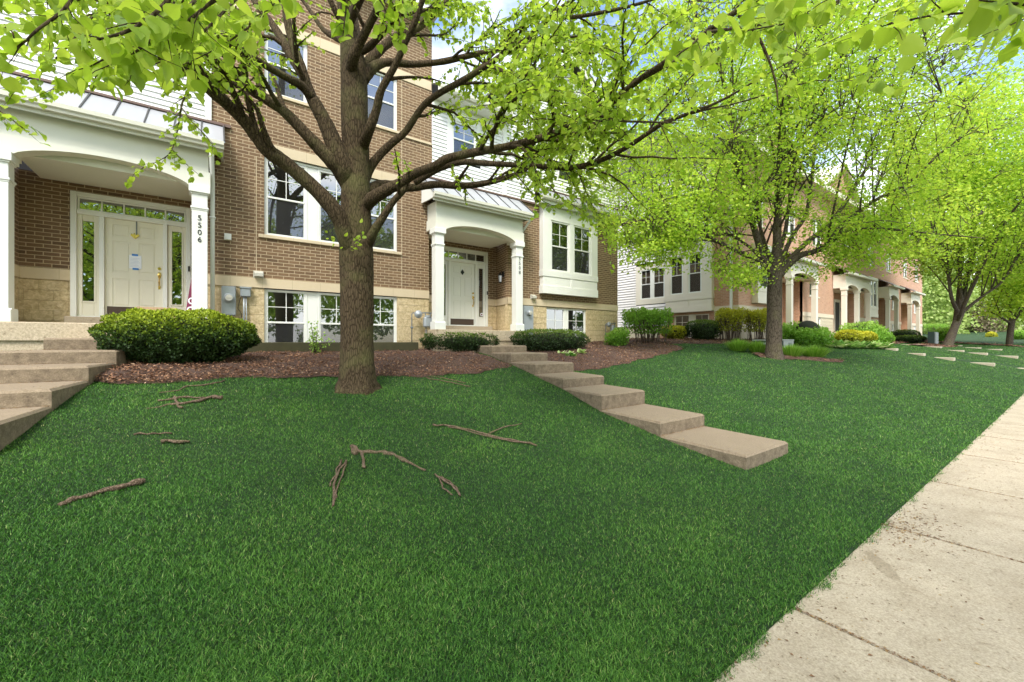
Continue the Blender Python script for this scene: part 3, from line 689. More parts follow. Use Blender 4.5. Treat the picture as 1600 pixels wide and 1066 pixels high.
    # stiles and rails raised, fields inset with raised centre
    xs = [D0, cols[0][0], cols[0][1], cols[1][0], cols[1][1], D1]; rz = [(.74, 1.33), (1.46, 2.12), (2.21, 2.47)]
    for xa, xb in ((xs[0], xs[1]), (xs[2], xs[3]), (xs[4], xs[5])): d.box(xa, xb, yd, yd + .012, .515, 2.584)
    zz = [.515] + [q for r_ in rz for q in r_] + [2.584]
    for c0, c1 in cols:
        for k in range(0, len(zz), 2): d.box(c0, c1, yd + .0002, yd + .0118, zz[k], zz[k + 1])
        for za, zb in rz: d.bbox(c0 + .035, c1 - .035, yd + .003, yd + .013, za + .035, zb - .035, b=.009)
    dm = 'door' if dx else 'door2'
    do = d.build('front_door', M[dm], P)
    kp = MB(); kp.bbox(D0 + .03, D1 - .03, yd - .004, yd + .001, .53, .73, b=.002); kp.build('kick_plate', M['kick'], do)
    h = MB(); hx = D1 - .06
    h.cyl((hx, yd - .02, 1.60), (hx, yd + .002, 1.60), .032, 16); h.lathe((hx, yd - .03, 1.46), [(.0, -.02), (.03, -.012), (.034, 0), (.03, .02), (.018, .03)], 14, 'y')
    h.bbox(hx - .025, hx + .025, yd - .006, yd + .001, 1.40, 1.52); h.tube([(hx, yd - .01, 1.41), (hx, yd - .05, 1.38), (hx, yd - .06, 1.30), (hx, yd - .045, 1.22), (hx, yd - .01, 1.19)], [.012, .013, .016, .012, .012], 8); h.bbox(hx - .02, hx + .02, yd - .006, yd + .001, 1.14, 1.22)
    h.build('door_handle', M['brass'], do, smooth=False)
    bl = MB(); bl.bbox(F1 - .055, F1 - .02, y - .05, y - .03, 1.58, 1.70); bl.build('doorbell', M['black'], P)
porch(0, '5508', '5508'); porch(DX, '5506', '5506')
# wall lantern beside the 5508 door and small fixtures that belong to the house
ln = MB(); lx, ly, lz = 7.86, 11.35, 2.08
ln.bbox(lx - .02, lx + .0, ly - .05, ly + .05, lz + .06, lz + .24); ln.tube([(lx, ly, lz + .19), (lx - .09, ly - .03, lz + .24), (lx - .15, ly - .05, lz + .19)], .012, 6)
ln.lathe((lx - .15, ly - .05, lz), [(.03, -.16), (.055, -.14), (.055, -.125)], 8); ln.lathe((lx - .15, ly - .05, lz), [(.085, .09), (.03, .17), (.01, .19)], 8)
for k in range(4):
    a = math.pi / 2 * k + .4; ln.tube([(lx - .15 + .05 * math.cos(a), ly - .05 + .05 * math.sin(a), lz - .13), (lx - .15 + .075 * math.cos(a), ly - .05 + .075 * math.sin(a), lz + .1)], .006, 4)
lno = ln.build('wall_lantern', M['black'], house)
lg = MB(); lg.lathe((lx - .15, ly - .05, lz), [(.042, -.12), (.06, .085)], 8); lg.build('lantern_glass', M['paper'], lno)
for vx, vz in ((.84, 1.51), (8.83, 1.50)):
    v = MB(); v.bbox(vx - .1, vx + .1, Yw - .03, Yw, vz - .08, vz + .08); v.prism([(Yw - .03, vz + .07), (Yw - .14, vz + .02), (Yw - .14, vz - .05), (Yw - .03, vz - .06)], vx - .085, vx + .085); v.build('dryer_vent', M['vent'], house)
v = MB(); v.bbox(.20, .33, Yw - .06, Yw, 2.21, 2.35, b=.01); v.build('door_sensor', M['white'], house)
# ================================================================ things fixed to or standing by the house
def emeter(name, x0, x1, z0, z1, zc, label, d=.16):
    t = empty(name, ((x0 + x1) / 2, Yw, z0), label, 'electric meter', 'electric meters on the townhouse wall')
    b = MB(); b.bbox(x0, x1, Yw - d, Yw - .025, z0, z1, b=.012); b.bbox(x0 + .015, x1 - .015, Yw - d - .012, Yw - d - .001, z0 + .02, z1 - .02, b=.004); b.build('meter_box', M['grey'], t)
    xc = (x0 + x1) / 2 if x1 - x0 < .3 else x0 + (x1 - x0) * .5
    c = MB(); yy = Yw - d - .01; c.lathe((xc, yy, zc), [(.10, 0), (.10, -.03), (.085, -.035), (.085, -.10), (.07, -.115)], 24, 'y'); c.build('meter_dial', M['grey'], t)
    g = MB(); g.lathe((xc, yy, zc), [(.062, -.116), (.062, -.12)], 20, 'y'); g.bbox(xc - .04, xc + .04, yy - .128, yy - .12, zc - .01, zc + .035, b=.002); g.build('meter_face', M['vent'], t)
    return t
emeter('electric_meter', .15, .41, .55, 1.19, .93, 'grey electric meter box with round dial, above the big clipped yew bush')
emeter('electric_meter', 8.30, 8.72, .0, 1.17, .93, 'tall grey electric meter box beside the 5508 porch column', .2)
t = empty('junction_box', (.585, Yw, .95), 'small grey cable box with conduits, right of the left electric meter', 'junction box')
b = MB(); b.bbox(.49, .69, Yw - .12, Yw - .024, .98, 1.18, b=.02); b.bbox(.48, .70, Yw - .135, Yw - .024, 1.165, 1.20); b.build('box_body', M['grey'], t)
b = MB(); b.tube([(.56, Yw - .07, .98), (.56, Yw - .07, .6), (.57, Yw - .06, -.2)], .02, 8); b.tube([(.60, Yw - .07, .98), (.61, Yw - .07, .5), (.60, Yw - .06, -.2)], .012, 8); b.build('conduit', M['grey'], t, smooth=True)
b = MB(); b.tube([(.51, Yw - .07, .99), (.47, Yw - .06, .85), (.45, Yw - .05, .72), (.52, Yw - .05, .60), (.50, Yw - .05, .2)], .006, 5); b.build('cable', M['black'], t)
def gasmeter(x, z, label, s=1.0):
    t = empty('gas_meter', (x, Yw - .2, z - .6), label, 'gas meter', 'gas meters on the townhouse wall'); y = Yw - .22
    b = MB(); b.bbox(x + .04 * s, x + .30 * s, y - .08, y + .08, z - .34 * s, z - .05 * s, b=.05); b.lathe((x + .17 * s, y, z), [(.09 * s, -.06), (.09 * s, .0)], 16); b.build('meter_body', M['grey'], t, smooth=False)
    b = MB(); b.lathe((x - .12 * s, y + .02, z + .02), [(.02, -.12), (.10 * s, -.07), (.11 * s, -.05), (.11 * s, -.03), (.10 * s, -.02), (.05, .05)], 20, 'y'); b.build('regulator', M['grey'], t, smooth=False)
    b = MB(); b.tube([(x - .30 * s, y, z - .75), (x - .30 * s, y, z - .2), (x - .30 * s, y, z + .02), (x - .27 * s, y, z + .05), (x - .1, y, z + .05)], .014, 8); b.tube([(x - .12, y, z + .05), (x + .09, y, z + .07), (x + .33 * s, y, z + .07), (x + .40 * s, y + .1, z + .1)], .018, 8); b.tube([(x + .1, y, z + .07), (x + .1, y, z - .06)], .016, 8); b.tube([(x + .25, y, z + .07), (x + .25, y, z - .06)], .016, 8)
    b.cyl((x - .30 * s, y - .025, z - .35), (x - .30 * s, y + .025, z - .35), .035, 8); b.tube([(x + .12, y, z - .33), (x + .12, y, z - .85)], .014, 8); b.build('pipe', M['dkgrey'], t, smooth=True)
    return t
gasmeter(4.72, .72, 'round grey gas meter and pipes on the pale block wall left of the 5508 porch')
gasmeter(12.55, .62, 'dark gas meter near the right corner of the brown building, half behind a shrub', .9)
# notice taped to the 5506 door, hanging ornaments, cardboard box, leaning sign
yd = Yr + .045
t = empty('door_notice', (-1.356, yd, 1.55), 'white paper notice taped with blue tape to the cream 5506 door', 'notice')
b = MB(); b.box(-1.455, -1.255, yd - .006, yd - .004, 1.56, 1.85); b.build('sheet', M['paper'], t)
b = MB(); b.box(-1.41, -1.31, yd - .009, yd - .0065, 1.835, 1.875); b.box(-1.40, -1.30, yd - .009, yd - .0065, 1.535, 1.575); b.build('tape', M['tape'], t)
b = MB()
for k in range(7): b.box(-1.435, -1.28 - .02 * (k % 3), yd - .0075, yd - .0062, 1.60 + k * .03, 1.604 + k * .03)
b.build('print_line', M['ink'], t)
t = empty('door_ornament', (-1.35, yd, 2.20), 'small brass heart ornament hanging from a dark strap on the 5506 door', 'ornament')
b = MB(); b.box(-1.345, -1.325, yd - .012, yd - .004, 2.27, 2.583); b.build('strap', M['dkgrey'], t)
b = MB(); b.prism([(-1.43, 2.27), (-1.36, 2.20), (-1.29, 2.27), (-1.30, 2.31), (-1.35, 2.29), (-1.37, 2.33), (-1.39, 2.29), (-1.42, 2.31)], yd - .022, yd - .006, 'y'); b.build('ornament_plate', M['brass'], t)
t = empty('door_knocker', (6.667, yd, 2.2), 'small dark diamond shaped knocker on the white 5508 door', 'knocker')
b = MB(); b.prism([(6.60, 2.27), (6.667, 2.18), (6.735, 2.27), (6.667, 2.36)], yd - .018, yd - .004, 'y'); b.prism([(6.64, 2.27), (6.667, 2.235), (6.695, 2.27), (6.667, 2.305)], yd - .03, yd - .0185, 'y'); b.build('knocker_plate', M['black'], t)
t = empty('cardboard_box', (-.98, 11.5, .319), 'tan cardboard box on the 5506 porch, behind the clipped yew bush', 'box')
b = MB(); b.bbox(-1.25, -.62, 11.25, 11.60, .32, .70, b=.004); b.build('box_body', M['card'], t); b = MB(); b.box(-1.251, -.619, 11.40, 11.45, .7005, .703); b.build('packing_tape', M['vent'], t)
t = empty('leaning_sign', (-.42, 11.2, .32), 'magenta sign with white letters leaning behind the 5506 porch column', 'sign')
b = MB(); b.add([(-.50, 11.0, .32), (-.12, 11.02, .32), (-.12, 11.05, .32), (-.50, 11.03, .32), (-.375, 11.42, 1.42), (-.20, 11.43, 1.42), (-.20, 11.46, 1.42), (-.375, 11.45, 1.42)], [(0, 3, 2, 1), (4, 5, 6, 7), (0, 1, 5, 4), (1, 2, 6, 5), (2, 3, 7, 6), (3, 0, 4, 7)]); b.build('sign_panel', M['magenta'], t)
for zz_ in (.48, .66, .86):
    b = MB(); yy_ = 11.0 + .42 * (zz_ - .32) / 1.1; xx_ = -.40 + .10 * (zz_ - .48)
    V_ = [(xx_ + r_ * math.cos(a_) * .9, yy_ + .42 / 1.1 * r_ * math.sin(a_) - .006, zz_ + r_ * math.sin(a_)) for a_ in [k_ * math.pi / 8 for k_ in range(16)] for r_ in (.05, .075)]
    b.add(V_, [(2 * k_, 2 * k_ + 1, (2 * k_ + 3) % 32, (2 * k_ + 2) % 32) for k_ in range(16)]); b.build('letter', M['paper'], t)
# sticker on the 5508 sidelight
t = empty('window_sticker', (7.39, Yr + .04, .85), 'small red and white round sticker low in the 5508 sidelight', 'sticker')
b = MB(); b.lathe((7.41, Yr + .034, .90), [(.055, 0), (.055, -.003)], 16, 'y'); b.build('sticker_disc', M['paper'], t)
b = MB(); b.lathe((7.41, Yr + .0305, .90), [(.03, 0), (.03, -.002)], 12, 'y'); b.build('sticker_mark', M['magenta'], t)
# ================================================================ second row of townhouses (pink brick), square to ours and nearer the street
Y2 = 9.5; X2 = 1.0
P0 = on_y(1154, 476, Y2); X2 = P0.x
h2 = empty('brick_townhouse', (X2, Y2, -.1), 'pink brick townhouse row with cream porches, beyond the second tree', 'townhouse')
ZT = P0.z                                    # top of its limestone band
TE = Matrix(((0, 1, 0, 0), (-1, 0, 0, 0), (0, 0, 1, 0), (0, 0, 0, 1)))   # local (u, into, up) -> wall facing -X
def eu(px): return -on_x(px, 500, X2).y      # local u on the end wall for a photo column
def ez(px, y): return on_x(px, y, X2).z
uB0, uB1, uL = eu(1115.6), eu(1154), eu(930)
uBay0, uBay1 = eu(1043), eu(1115.6)
# front wall
def fx(px, Y=Y2): return ratio(px) * Y
def fz(px, y, Y=Y2): return on_y(px, y, Y).z
XE = fx(1441)
zs = ZT - .24
win2 = [(1275, 1291, 371, 467)]
H = []
def pairwin(xc, wd, z0, z1): H.append((xc - wd, xc + wd, z0, z1)); return (xc - wd, xc + wd, z0, z1)
porches2 = [(24.2, 27.9, 1), (fx(1301), 4.295 * 8.85, 2), (fx(1371.6), 45.6, 1), (49.8, 53.2, 1)]
porches2 = [(a, c, n) for a, c, n in porches2]
wins = [pairwin(29.5, .75, ZT + 1.0, ZT + 2.8), pairwin(29.8, .8, zs - 1.1, zs - .02), pairwin(47.6, .7, ZT + 1.0, ZT + 2.8), pairwin(47.6, .7, zs - 1.1, zs - .02), pairwin(55.5, .7, ZT + 1.0, ZT + 2.8), pairwin(55.5, .7, zs - 1.1, zs - .02),
        pairwin(22.9, .01, 0, .01)]
wins = wins[:6]; H = H[:6]
ups = []
for xc in (22.0, 26.0, 30.0, 35.5, 41.0, 46.0, 51.5, 56.0): ups.append(pairwin(xc, .75, ZT + 4.1, ZT + 5.7))
oh = [(a + .15, c - .2, -1, ZT + 1.75) for a, c, n in porches2]
wall(X2, XE, ZT, ZT + 7.5, Y2, H + oh, name='brick_wall', mat=M['brick2'], parent=h2)
wall(X2, XE, -1.2, zs, Y2 + .004, H + oh, name='block_base', mat=M['rock2'], parent=h2)
wall(X2, XE, zs, ZT, Y2 - .022, [(a, c, -1, 99) for a, c, _, _ in oh], name='limestone_band', mat=M['band2'], parent=h2)
for (a, c, z0, z1) in wins + ups:
    m = (a + c) / 2
    window(h2, a, m - .03, z0, z1, Y2 + .04, blind='blind2'); window(h2, m + .03, c, z0, z1, Y2 + .04, blind='blind2')
    b = MB(); b.bbox(m - .03, m + .03, Y2 + .045, Y2 + .12, z0, z1); b.build('mullion', M['white'], h2)
    b = MB(); b.bbox(a - .1, c + .1, Y2 - .03, Y2 + .1, z0 - .09, z0 - .001); b.build('stone_sill', M['band2'], h2)
for k, (a, c, n) in enumerate(porches2):
    o = oh[k]; b = MB(); b.add([(o[0], Y2 + 1, -1), (o[1], Y2 + 1, -1), (o[1], Y2 + 1, ZT + 1.75), (o[0], Y2 + 1, ZT + 1.75)], [(0, 1, 2, 3)])
    b.build('porch_recess', M['brick2'], h2)
    for xx in (o[0], o[1]): b = MB(); b.add([(xx, Y2, -1), (xx, Y2 + 1, -1), (xx, Y2 + 1, ZT + 1.75), (xx, Y2, ZT + 1.75)], [(0, 1, 2, 3)]); b.build('porch_recess', M['brick2'], h2)
    Yf = Y2 - .7; zb = ZT + 1.70
    cols = [a + .0 + (c - a - .26) * i / n for i in range(n + 1)]
    for cx in cols: column(cx, cx + .26, Yf + .005, z0=ZT - 1.12, z1=zb, mat='trim2').build('porch_column', M['trim2'], h2)
    b = MB()
    for i in range(n):
        a0, a1 = cols[i] + .24, cols[i + 1] + .02; N = 14
        xs = [a0 + (a1 - a0) * q / N for q in range(N + 1)]; zz = [zb - .05 + .30 * max(0, 1 - ((x - (a0 + a1) / 2) / ((a1 - a0) / 2)) ** 2) ** .6 for x in xs]
        for q in range(N):
            x0_, x1_ = xs[q], xs[q + 1]
            b.add([(x0_, Yf, zz[q]), (x1_, Yf, zz[q + 1]), (x1_, Yf, zb + .40), (x0_, Yf, zb + .40)], [(0, 1, 2, 3)]); b.add([(x0_, Yf, zz[q]), (x0_, Yf + .25, zz[q]), (x1_, Yf + .25, zz[q + 1]), (x1_, Yf, zz[q + 1])], [(0, 1, 2, 3)])
            b.add([(x0_, Yf + .25, zz[q]), (x1_, Yf + .25, zz[q + 1]), (x1_, Yf + .25, zb + .40), (x0_, Yf + .25, zb + .40)], [(3, 2, 1, 0)])
    for cx in cols: b.box(cx - .03, cx + .29, Yf - .001, Yf + .251, zb, zb + .40)
    b.box(a - .03, a + .22, Yf + .251, Y2 - .03, zb, zb + .40); b.box(c - .22, c + .03, Yf + .251, Y2 - .03, zb, zb + .40)
    b.build('porch_beam', M['trim2'], h2)
    b = MB(); b.bbox(a - .02, c + .02, Yf + .01, Y2 - .03, zb + .402, zb + .86, b=.004); b.build('porch_frieze', M['trim2'], h2)
    b = MB(); b.box(a, c, Yf + .25, Y2 + 1, zb + .08, zb + .10); b.build('porch_ceiling', M['trim2'], h2)
    b = MB(); b.prism([(Yf - .25, zb + .9), (Yf - .25, zb + .95), (Y2 - .03, zb + 1.55), (Y2 - .03, zb + 1.5)], a - .3, c + .3); b.build('metal_roof', M['brown'], h2)
    b = MB(); b.bbox(a - .28, c + .28, Yf - .2, Yf - .17, zb + .80, zb + .92); b.box(a - .28, c + .28, Yf - .17, Yf + .01, zb + .862, zb + .89); b.prism([(Yf - .20, zb + .80), (Yf - .32, zb + .82), (Yf - .33, zb + .94), (Yf - .20, zb + .94)], a - .3, c + .3)
    b.build('gutter', M['gutter'], h2)
    b = MB(); b.bbox(a - .05, c + .05, Yf - .1, Y2 + .99, ZT - 1.9, ZT - 1.12); b.build('porch_slab', M['porchc'], h2)
    for i in range(n):
        dxx = cols[i] + 1.0
        b = MB(); b.bbox(dxx, dxx + .95, Y2 + .90, Y2 + .98, ZT - 1.0, ZT + 1.1); b.build('front_door', M['ddoor'], h2)
        b = MB(); b.bbox(dxx - .12, dxx - .001, Y2 + .88, Y2 + .99, ZT - 1.0, ZT + 1.3); b.bbox(dxx + .951, dxx + 1.07, Y2 + .88, Y2 + .99, ZT - 1.0, ZT + 1.3); b.bbox(dxx, dxx + .95, Y2 + .88, Y2 + .99, ZT + 1.101, ZT + 1.3); b.build('door_frame', M['trim2'], h2)
        b = MB(); b.lathe((dxx + 1.5, Y2 + .93, ZT + .6), [(.05, -.16), (.08, 0), (.09, .1), (.02, .2)], 8); b.build('wall_lantern', M['black'], h2)
    if k == 0:
        b = MB(); N = 22
        for q in range(N):
            a1 = 2 * math.pi * q / N; cx_, cz_ = a + 1.05, ZT + .15
            b.lathe((cx_ + .33 * math.cos(a1), Y2 + .80, cz_ + .33 * math.sin(a1)), [(.02, -.07), (.085, -.03), (.085, .03), (.02, .07)], 6, 'y')
        wo_ = b.build('wreath', M['yewdk'], None); me = wo_.data; tag(wo_, 'dark round wreath on the pink brick building\'s first porch', 'wreath')
# bay boxes on the front
def baybox(x0, x1, z0, z1, yp, lbl='bay_window'):
    b = MB(); b.bbox(x0, x1, yp, Y2 + .0, z0, z0 + .25); b.bbox(x0 + .03, x1 - .03, yp + .02, Y2, z0 + .25, z0 + .58); b.bbox(x0, x1, yp, Y2, z0 + .58, z0 + .78)
    m = (x0 + x1) / 2; b.bbox(x0 + .02, x0 + .3, yp + .01, Y2, z0 + .78, z1); b.bbox(x1 - .3, x1 - .02, yp + .01, Y2, z0 + .78, z1); b.bbox(m - .08, m + .08, yp + .01, Y2, z0 + .78, z1 - .2); b.bbox(x0 + .3, x1 - .3, yp + .011, Y2, z1 - .2, z1 - .001)
    b.build(lbl, M['trim2'], h2)
    window(h2, x0 + .3, m - .08, z0 + .78, z1 - .2, yp + .03, blind='blind2'); window(h2, m + .08, x1 - .3, z0 + .78, z1 - .2, yp + .03, blind='blind2')
baybox(21.4, 24.0, ZT + .15, ZT + 3.1, Y2 - .3); baybox(39.2, 41.6, ZT + .1, ZT + 3.1, Y2 - .3)
# end wall: brick corner, siding, bay box with windows, basement windows
EB = [(eu(1053), eu(1077.5)), (eu(1084), eu(1108))]
zbt, zbb = ez(1080, 491), ez(1080, 528) - .3
holesE = [(EB[0][0], EB[1][1], zbb, zbt)]
wall(uB0, uB1, ZT, ZT + 7.5, 0, [], T=Matrix.Translation((X2, 0, 0)) @ TE, name='brick_wall', mat=M['brick2'], parent=h2)
wall(uBay0 - .6, uB0 - .001, -1.2, ez(1080, 487.6) + .05, .004, [(h[0], h[1], h[2], h[3]) for h in holesE], T=Matrix.Translation((X2, 0, 0)) @ TE, name='brick_base', mat=M['brick2'], parent=h2)
TT = Matrix.Translation((X2, 0, 0)) @ TE
b = MB(TT); b.box(uB0, uB1 + .02, -.022, .1, zs, ZT); b.build('limestone_band', M['band2'], h2)
b = MB(TT); b.box(uL - 3, uBay0 - .61, .02, .1, -1.0, ez(1000, 496) - .45); b.build('foundation', M['rock2'], h2)
b = MB(TT); b.box(uB0, uB1, -.0, .1, -1.0, zs); b.build('block_base', M['rock2'], h2)
for a, c in EB: window(h2, a, c, zbb, zbt, .03, T=TT, mat='trim2', blind='blind2')
b = MB(TT); b.bbox(EB[0][1], EB[1][0], .02, .12, zbb, zbt); b.build('mullion', M['trim2'], h2)
zbay = ez(1080, 487.6)
lap_siding(uL - 3, uBay0, ez(1000, 496) - .5, ZT + 7.5, -.005, 'siding', M['siding2'], h2, T=TT, ex=.15, lip=.045, holes=[(eu(997) - .1, eu(1040) + .05, ez(1018, 474), ez(1018, 412))])
lap_siding(uBay0, uB0, ZT + 3.6, ZT + 7.5, -.005, 'siding', M['siding2'], h2, T=TT, ex=.15, lip=.045)
# window pair in the siding
zA, zB = ez(1018, 466.5), ez(1018, 420)
u0, u1, u2, u3 = eu(1001), eu(1018), eu(1020.5), eu(1039)
window(h2, u0, u1, zA, zB, -.03, T=TT, blind='blind2'); window(h2, u2, u3, zA, zB, -.03, T=TT, blind='blind2')
b = MB(TT); b.bbox(u1, u2, -.025, .05, zA, zB); b.build('mullion', M['white'], h2)
b = MB(TT); b.bbox(u0 - .32, u0, -.04, .05, zA - .3, zB + .25); b.bbox(u3, u3 + .1, -.04, .05, zA - .3, zB + .25); b.bbox(u0, u3, -.039, .05, zA - .3, zA); b.bbox(u0, u3, -.039, .05, zB, zB + .25); b.build('window_trim', M['trim2'], h2)
# projecting bay
ub0, ub1 = uBay0, uB0 + .02; yp = -.25
zt1 = ez(1080, 463); ztop = ZT + 3.6
b = MB(TT); b.bbox(ub0, ub1, yp, 0, zbay, zbay + .3); b.bbox(ub0 + .03, ub1 - .03, yp + .02, 0, zbay + .3, zt1 - .2); b.bbox(ub0, ub1, yp, 0, zt1 - .2, zt1 + .15)
uw = [eu(1051), eu(1071), eu(1079), eu(1100)]
zw0, zw1 = zt1 + .15, zt1 + 2.15
b.bbox(ub0 + .01, uw[0], yp + .01, 0, zw0, ztop); b.bbox(uw[1], uw[2], yp + .01, 0, zw0, ztop); b.bbox(uw[3], ub1 - .01, yp + .01, 0, zw0, ztop); b.bbox(uw[0], uw[1], yp + .011, 0, zw1, ztop); b.bbox(uw[2], uw[3], yp + .011, 0, zw1, ztop)
b.bbox((ub0 + ub1) / 2 - .06, (ub0 + ub1) / 2 + .06, yp + .005, yp + .03, zbay + .3, zt1 - .2)
b.build('bay_window', M['trim2'], h2)
window(h2, uw[0], uw[1], zw0, zw1, yp + .03, T=TT, blind='blind2'); window(h2, uw[2], uw[3], zw0, zw1, yp + .03, T=TT, blind='blind2')
b = MB(TT); b.prism([(yp - .15, ztop), (yp - .15, ztop + .12), (-.02, ztop + .5), (-.02, ztop)], ub0 - .1, ub1 + .1); b.build('pent_roof', M['brown'], h2)
# downspout on the brick corner, roof gables
b = MB(TT); b.bbox(eu(1141.5), eu(1141.5) + .11, -.1, -.005, zs - .3, ZT + 7.3); b.build('downspout', M['white'], h2)
gx = [(X2 + 4, 3.6), (X2 + 14, 4.2), (X2 + 25, 4.2), (X2 + 34, 3.8)]
b = MB(); b.prism([(Y2 - .6, ZT + 7.5), (Y2 - .6, ZT + 7.6), (Y2 + 6, ZT + 10.5), (Y2 + 12, ZT + 7.6), (Y2 + 12, ZT + 7.5)], X2 - .4, XE + .4); b.build('roof', M['shingle'], h2)
b = MB(); b.bbox(X2 - .4, XE + .4, Y2 - .62, Y2 - .58, ZT + 7.3, ZT + 7.62); b.box(X2 - .4, XE + .4, Y2 - .58, Y2, ZT + 7.302, ZT + 7.34); b.build('eave', M['trim2'], h2)
for gxc, hw in gx:
    b = MB(); b.prism([(gxc - hw, ZT + 7.35), (gxc + hw, ZT + 7.35), (gxc, ZT + 7.35 + hw * .62)], Y2 - .05, Y2 + 2, 'y'); b.build('gable', M['brick2'], h2)
    for sgn in (-1, 1):
        b = MB(); b.prism([(gxc, ZT + 7.6 + hw * .62), (gxc + sgn * (hw + .3), ZT + 7.3), (gxc + sgn * (hw + .3), ZT + 7.1), (gxc, ZT + 7.35 + hw * .62)], Y2 - .35, Y2 + 4, 'y'); b.build('rake_board', M['trim2'], h2)
b = MB(); b.add([(XE, Y2, -1.2), (XE, Y2 + 12, -1.2), (XE, Y2 + 12, ZT + 7.5), (XE, Y2, ZT + 7.5)], [(0, 1, 2, 3)]); b.build('end_wall', M['brick2'], h2)
b = MB(); b.add([(X2 - .0, Y2 + 12, -1.2), (XE, Y2 + 12, -1.2), (XE, Y2 + 12, ZT + 7.5), (X2, Y2 + 12, ZT + 7.5)], [(3, 2, 1, 0)]); b.build('rear_wall', M['room'], h2)
# ================================================================ ground, sidewalk, road
xs = np.unique(np.concatenate([np.arange(-60, -12, 4), np.arange(-12, 34, .35), np.arange(34, 130, 3.0)]))
ys = np.unique(np.concatenate([np.arange(-60, -8, 6), np.arange(-8, 1.0, .8), [.94, 1.03, 1.09], np.arange(1.15, 12.2, .25), np.arange(12.5, 100, 5)]))
GXX, GYY = np.meshgrid(xs, ys, indexing='ij')
Z = gz(GXX, GYY) + np.where(GYY > 1.3, .018 * np.sin(GXX * 2.1 + GYY) * np.sin(GYY * 1.7), 0)
def grid_mesh(name, X, Y, Z, mat, **kw):
    n, m = X.shape; V = np.stack([X, Y, Z], -1).reshape(-1, 3); i = np.arange(n - 1)[:, None] * m + np.arange(m - 1)[None]
    F = np.stack([i, i + m, i + m + 1, i + 1], -1).reshape(-1, 4); return raw_mesh(name, V, F, 4, mat, smooth=True, **kw)
def gmesh(X, Y):            # height of the ground sheet itself, between its own vertices
    i = np.clip(np.searchsorted(xs, X) - 1, 0, len(xs) - 2); j = np.clip(np.searchsorted(ys, Y) - 1, 0, len(ys) - 2)
    a = (X - xs[i]) / (xs[i + 1] - xs[i]); c = (Y - ys[j]) / (ys[j + 1] - ys[j])
    return (Z[i, j] * (1 - a) + Z[i + 1, j] * a) * (1 - c) + (Z[i, j + 1] * (1 - a) + Z[i + 1, j + 1] * a) * c
tag(grid_mesh('ground', GXX, GYY, Z, M['lawn']), kind='structure')
# sidewalk: slabs with open joints
jx = [2.80 - 1.90 * 6 + 1.90 * k for k in range(46)]
def walkz(x): return float(gz(x, .93)) + .055
b = MB()
for k in range(len(jx) - 1):
    a, c = jx[k] + .006, jx[k + 1] - .006; za, zc = walkz(a), walkz(c); e = .014
    y0, y1 = -.50, 1.02
    b.add([(a + e, y0, za), (c - e, y0, zc), (c - e, y1 - e, zc), (a + e, y1 - e, za), (a, y0, za - e), (c, y0, zc - e), (c, y1, zc - e), (a, y1, za - e), (a, y0, za - .12), (c, y0, zc - .12), (c, y1, zc - .12), (a, y1, za - .12)],
          [(0, 1, 2, 3), (4, 5, 1, 0), (5, 6, 2, 1), (6, 7, 3, 2), (7, 4, 0, 3), (8, 9, 5, 4), (9, 10, 6, 5), (10, 11, 7, 6), (11, 8, 4, 7)])
def walk_stain():
    m = M['walk']; nt = m.node_tree; bs = [n for n in nt.nodes if n.type == 'BSDF_PRINCIPLED'][0]; src = bs.inputs['Base Color'].links[0].from_socket
    za_ = walkz(4.0); q0 = at_depth(1357, 862, 645 * -za_ / (862 - HY)); q1 = at_depth(1402, 907, 645 * -za_ / (907 - HY)); p = (q0 + q1) / 2; an_ = math.atan2(q1.y - q0.y, q1.x - q0.x); hl_ = (q1 - q0).length / 2
    g = nt.nodes.new('ShaderNodeNewGeometry'); mp = nt.nodes.new('ShaderNodeMapping'); mp.vector_type = 'TEXTURE'
    mp.inputs['Location'].default_value = (p.x, p.y, 0); mp.inputs['Rotation'].default_value = (0, 0, an_); mp.inputs['Scale'].default_value = (hl_ * 1.15, .06, 1000)
    nt.links.new(g.outputs['Position'], mp.inputs['Vector']); ln_ = nd(nt, 'ShaderNodeVectorMath', operation='LENGTH'); nt.links.new(mp.outputs[0], ln_.inputs[0])
    ad = nd(nt, 'ShaderNodeMath', operation='ADD'); nt.links.new(ln_.outputs['Value'], ad.inputs[0]); nt.links.new(noise(nt, 14, 4), ad.inputs[1])
    f = ramp(nt, ad.outputs[0], [(.35, (.74, .72, .68)), (.78, (1, 1, 1))]); f = ramp(nt, ad.outputs[0], [(.0, (.76, .74, .70)), (1.0, (1, 1, 1))]) if False else f
    sc = nd(nt, 'ShaderNodeMath', operation='MULTIPLY'); nt.links.new(ad.outputs[0], sc.inputs[0]); sc.inputs[1].default_value = .5
    f = ramp(nt, sc.outputs[0], [(.66, (.74, .72, .68)), (.74, (1, 1, 1))])
    big = ramp(nt, noise(nt, 2.6, 6, .7), [(.36, (.84, .82, .79)), (.56, (1, 1, 1)), (.75, (1.0, .98, .96))]); fleck = ramp(nt, noise(nt, 38, 3, .6), [(.30, (.62, .58, .52)), (.40, (1, 1, 1))])
    nt.links.new(mixc(nt, 1.0, mixc(nt, 1.0, mixc(nt, 1.0, src, f, 'MULTIPLY'), big, 'MULTIPLY'), fleck, 'MULTIPLY'), bs.inputs['Base Color'])
walk_stain()
sw = b.build('sidewalk', M['walk']); tag(sw, kind='structure')
b = MB(); b.box(-60, 60, -13, -3.4, -1.80, -1.62); tag(b.build('road', M['asphalt']), kind='structure')
b = MB(); b.box(-60, 60, -3.4, -3.22, -1.8, -1.50); tag(b.build('kerb', M['concrete']), kind='structure')
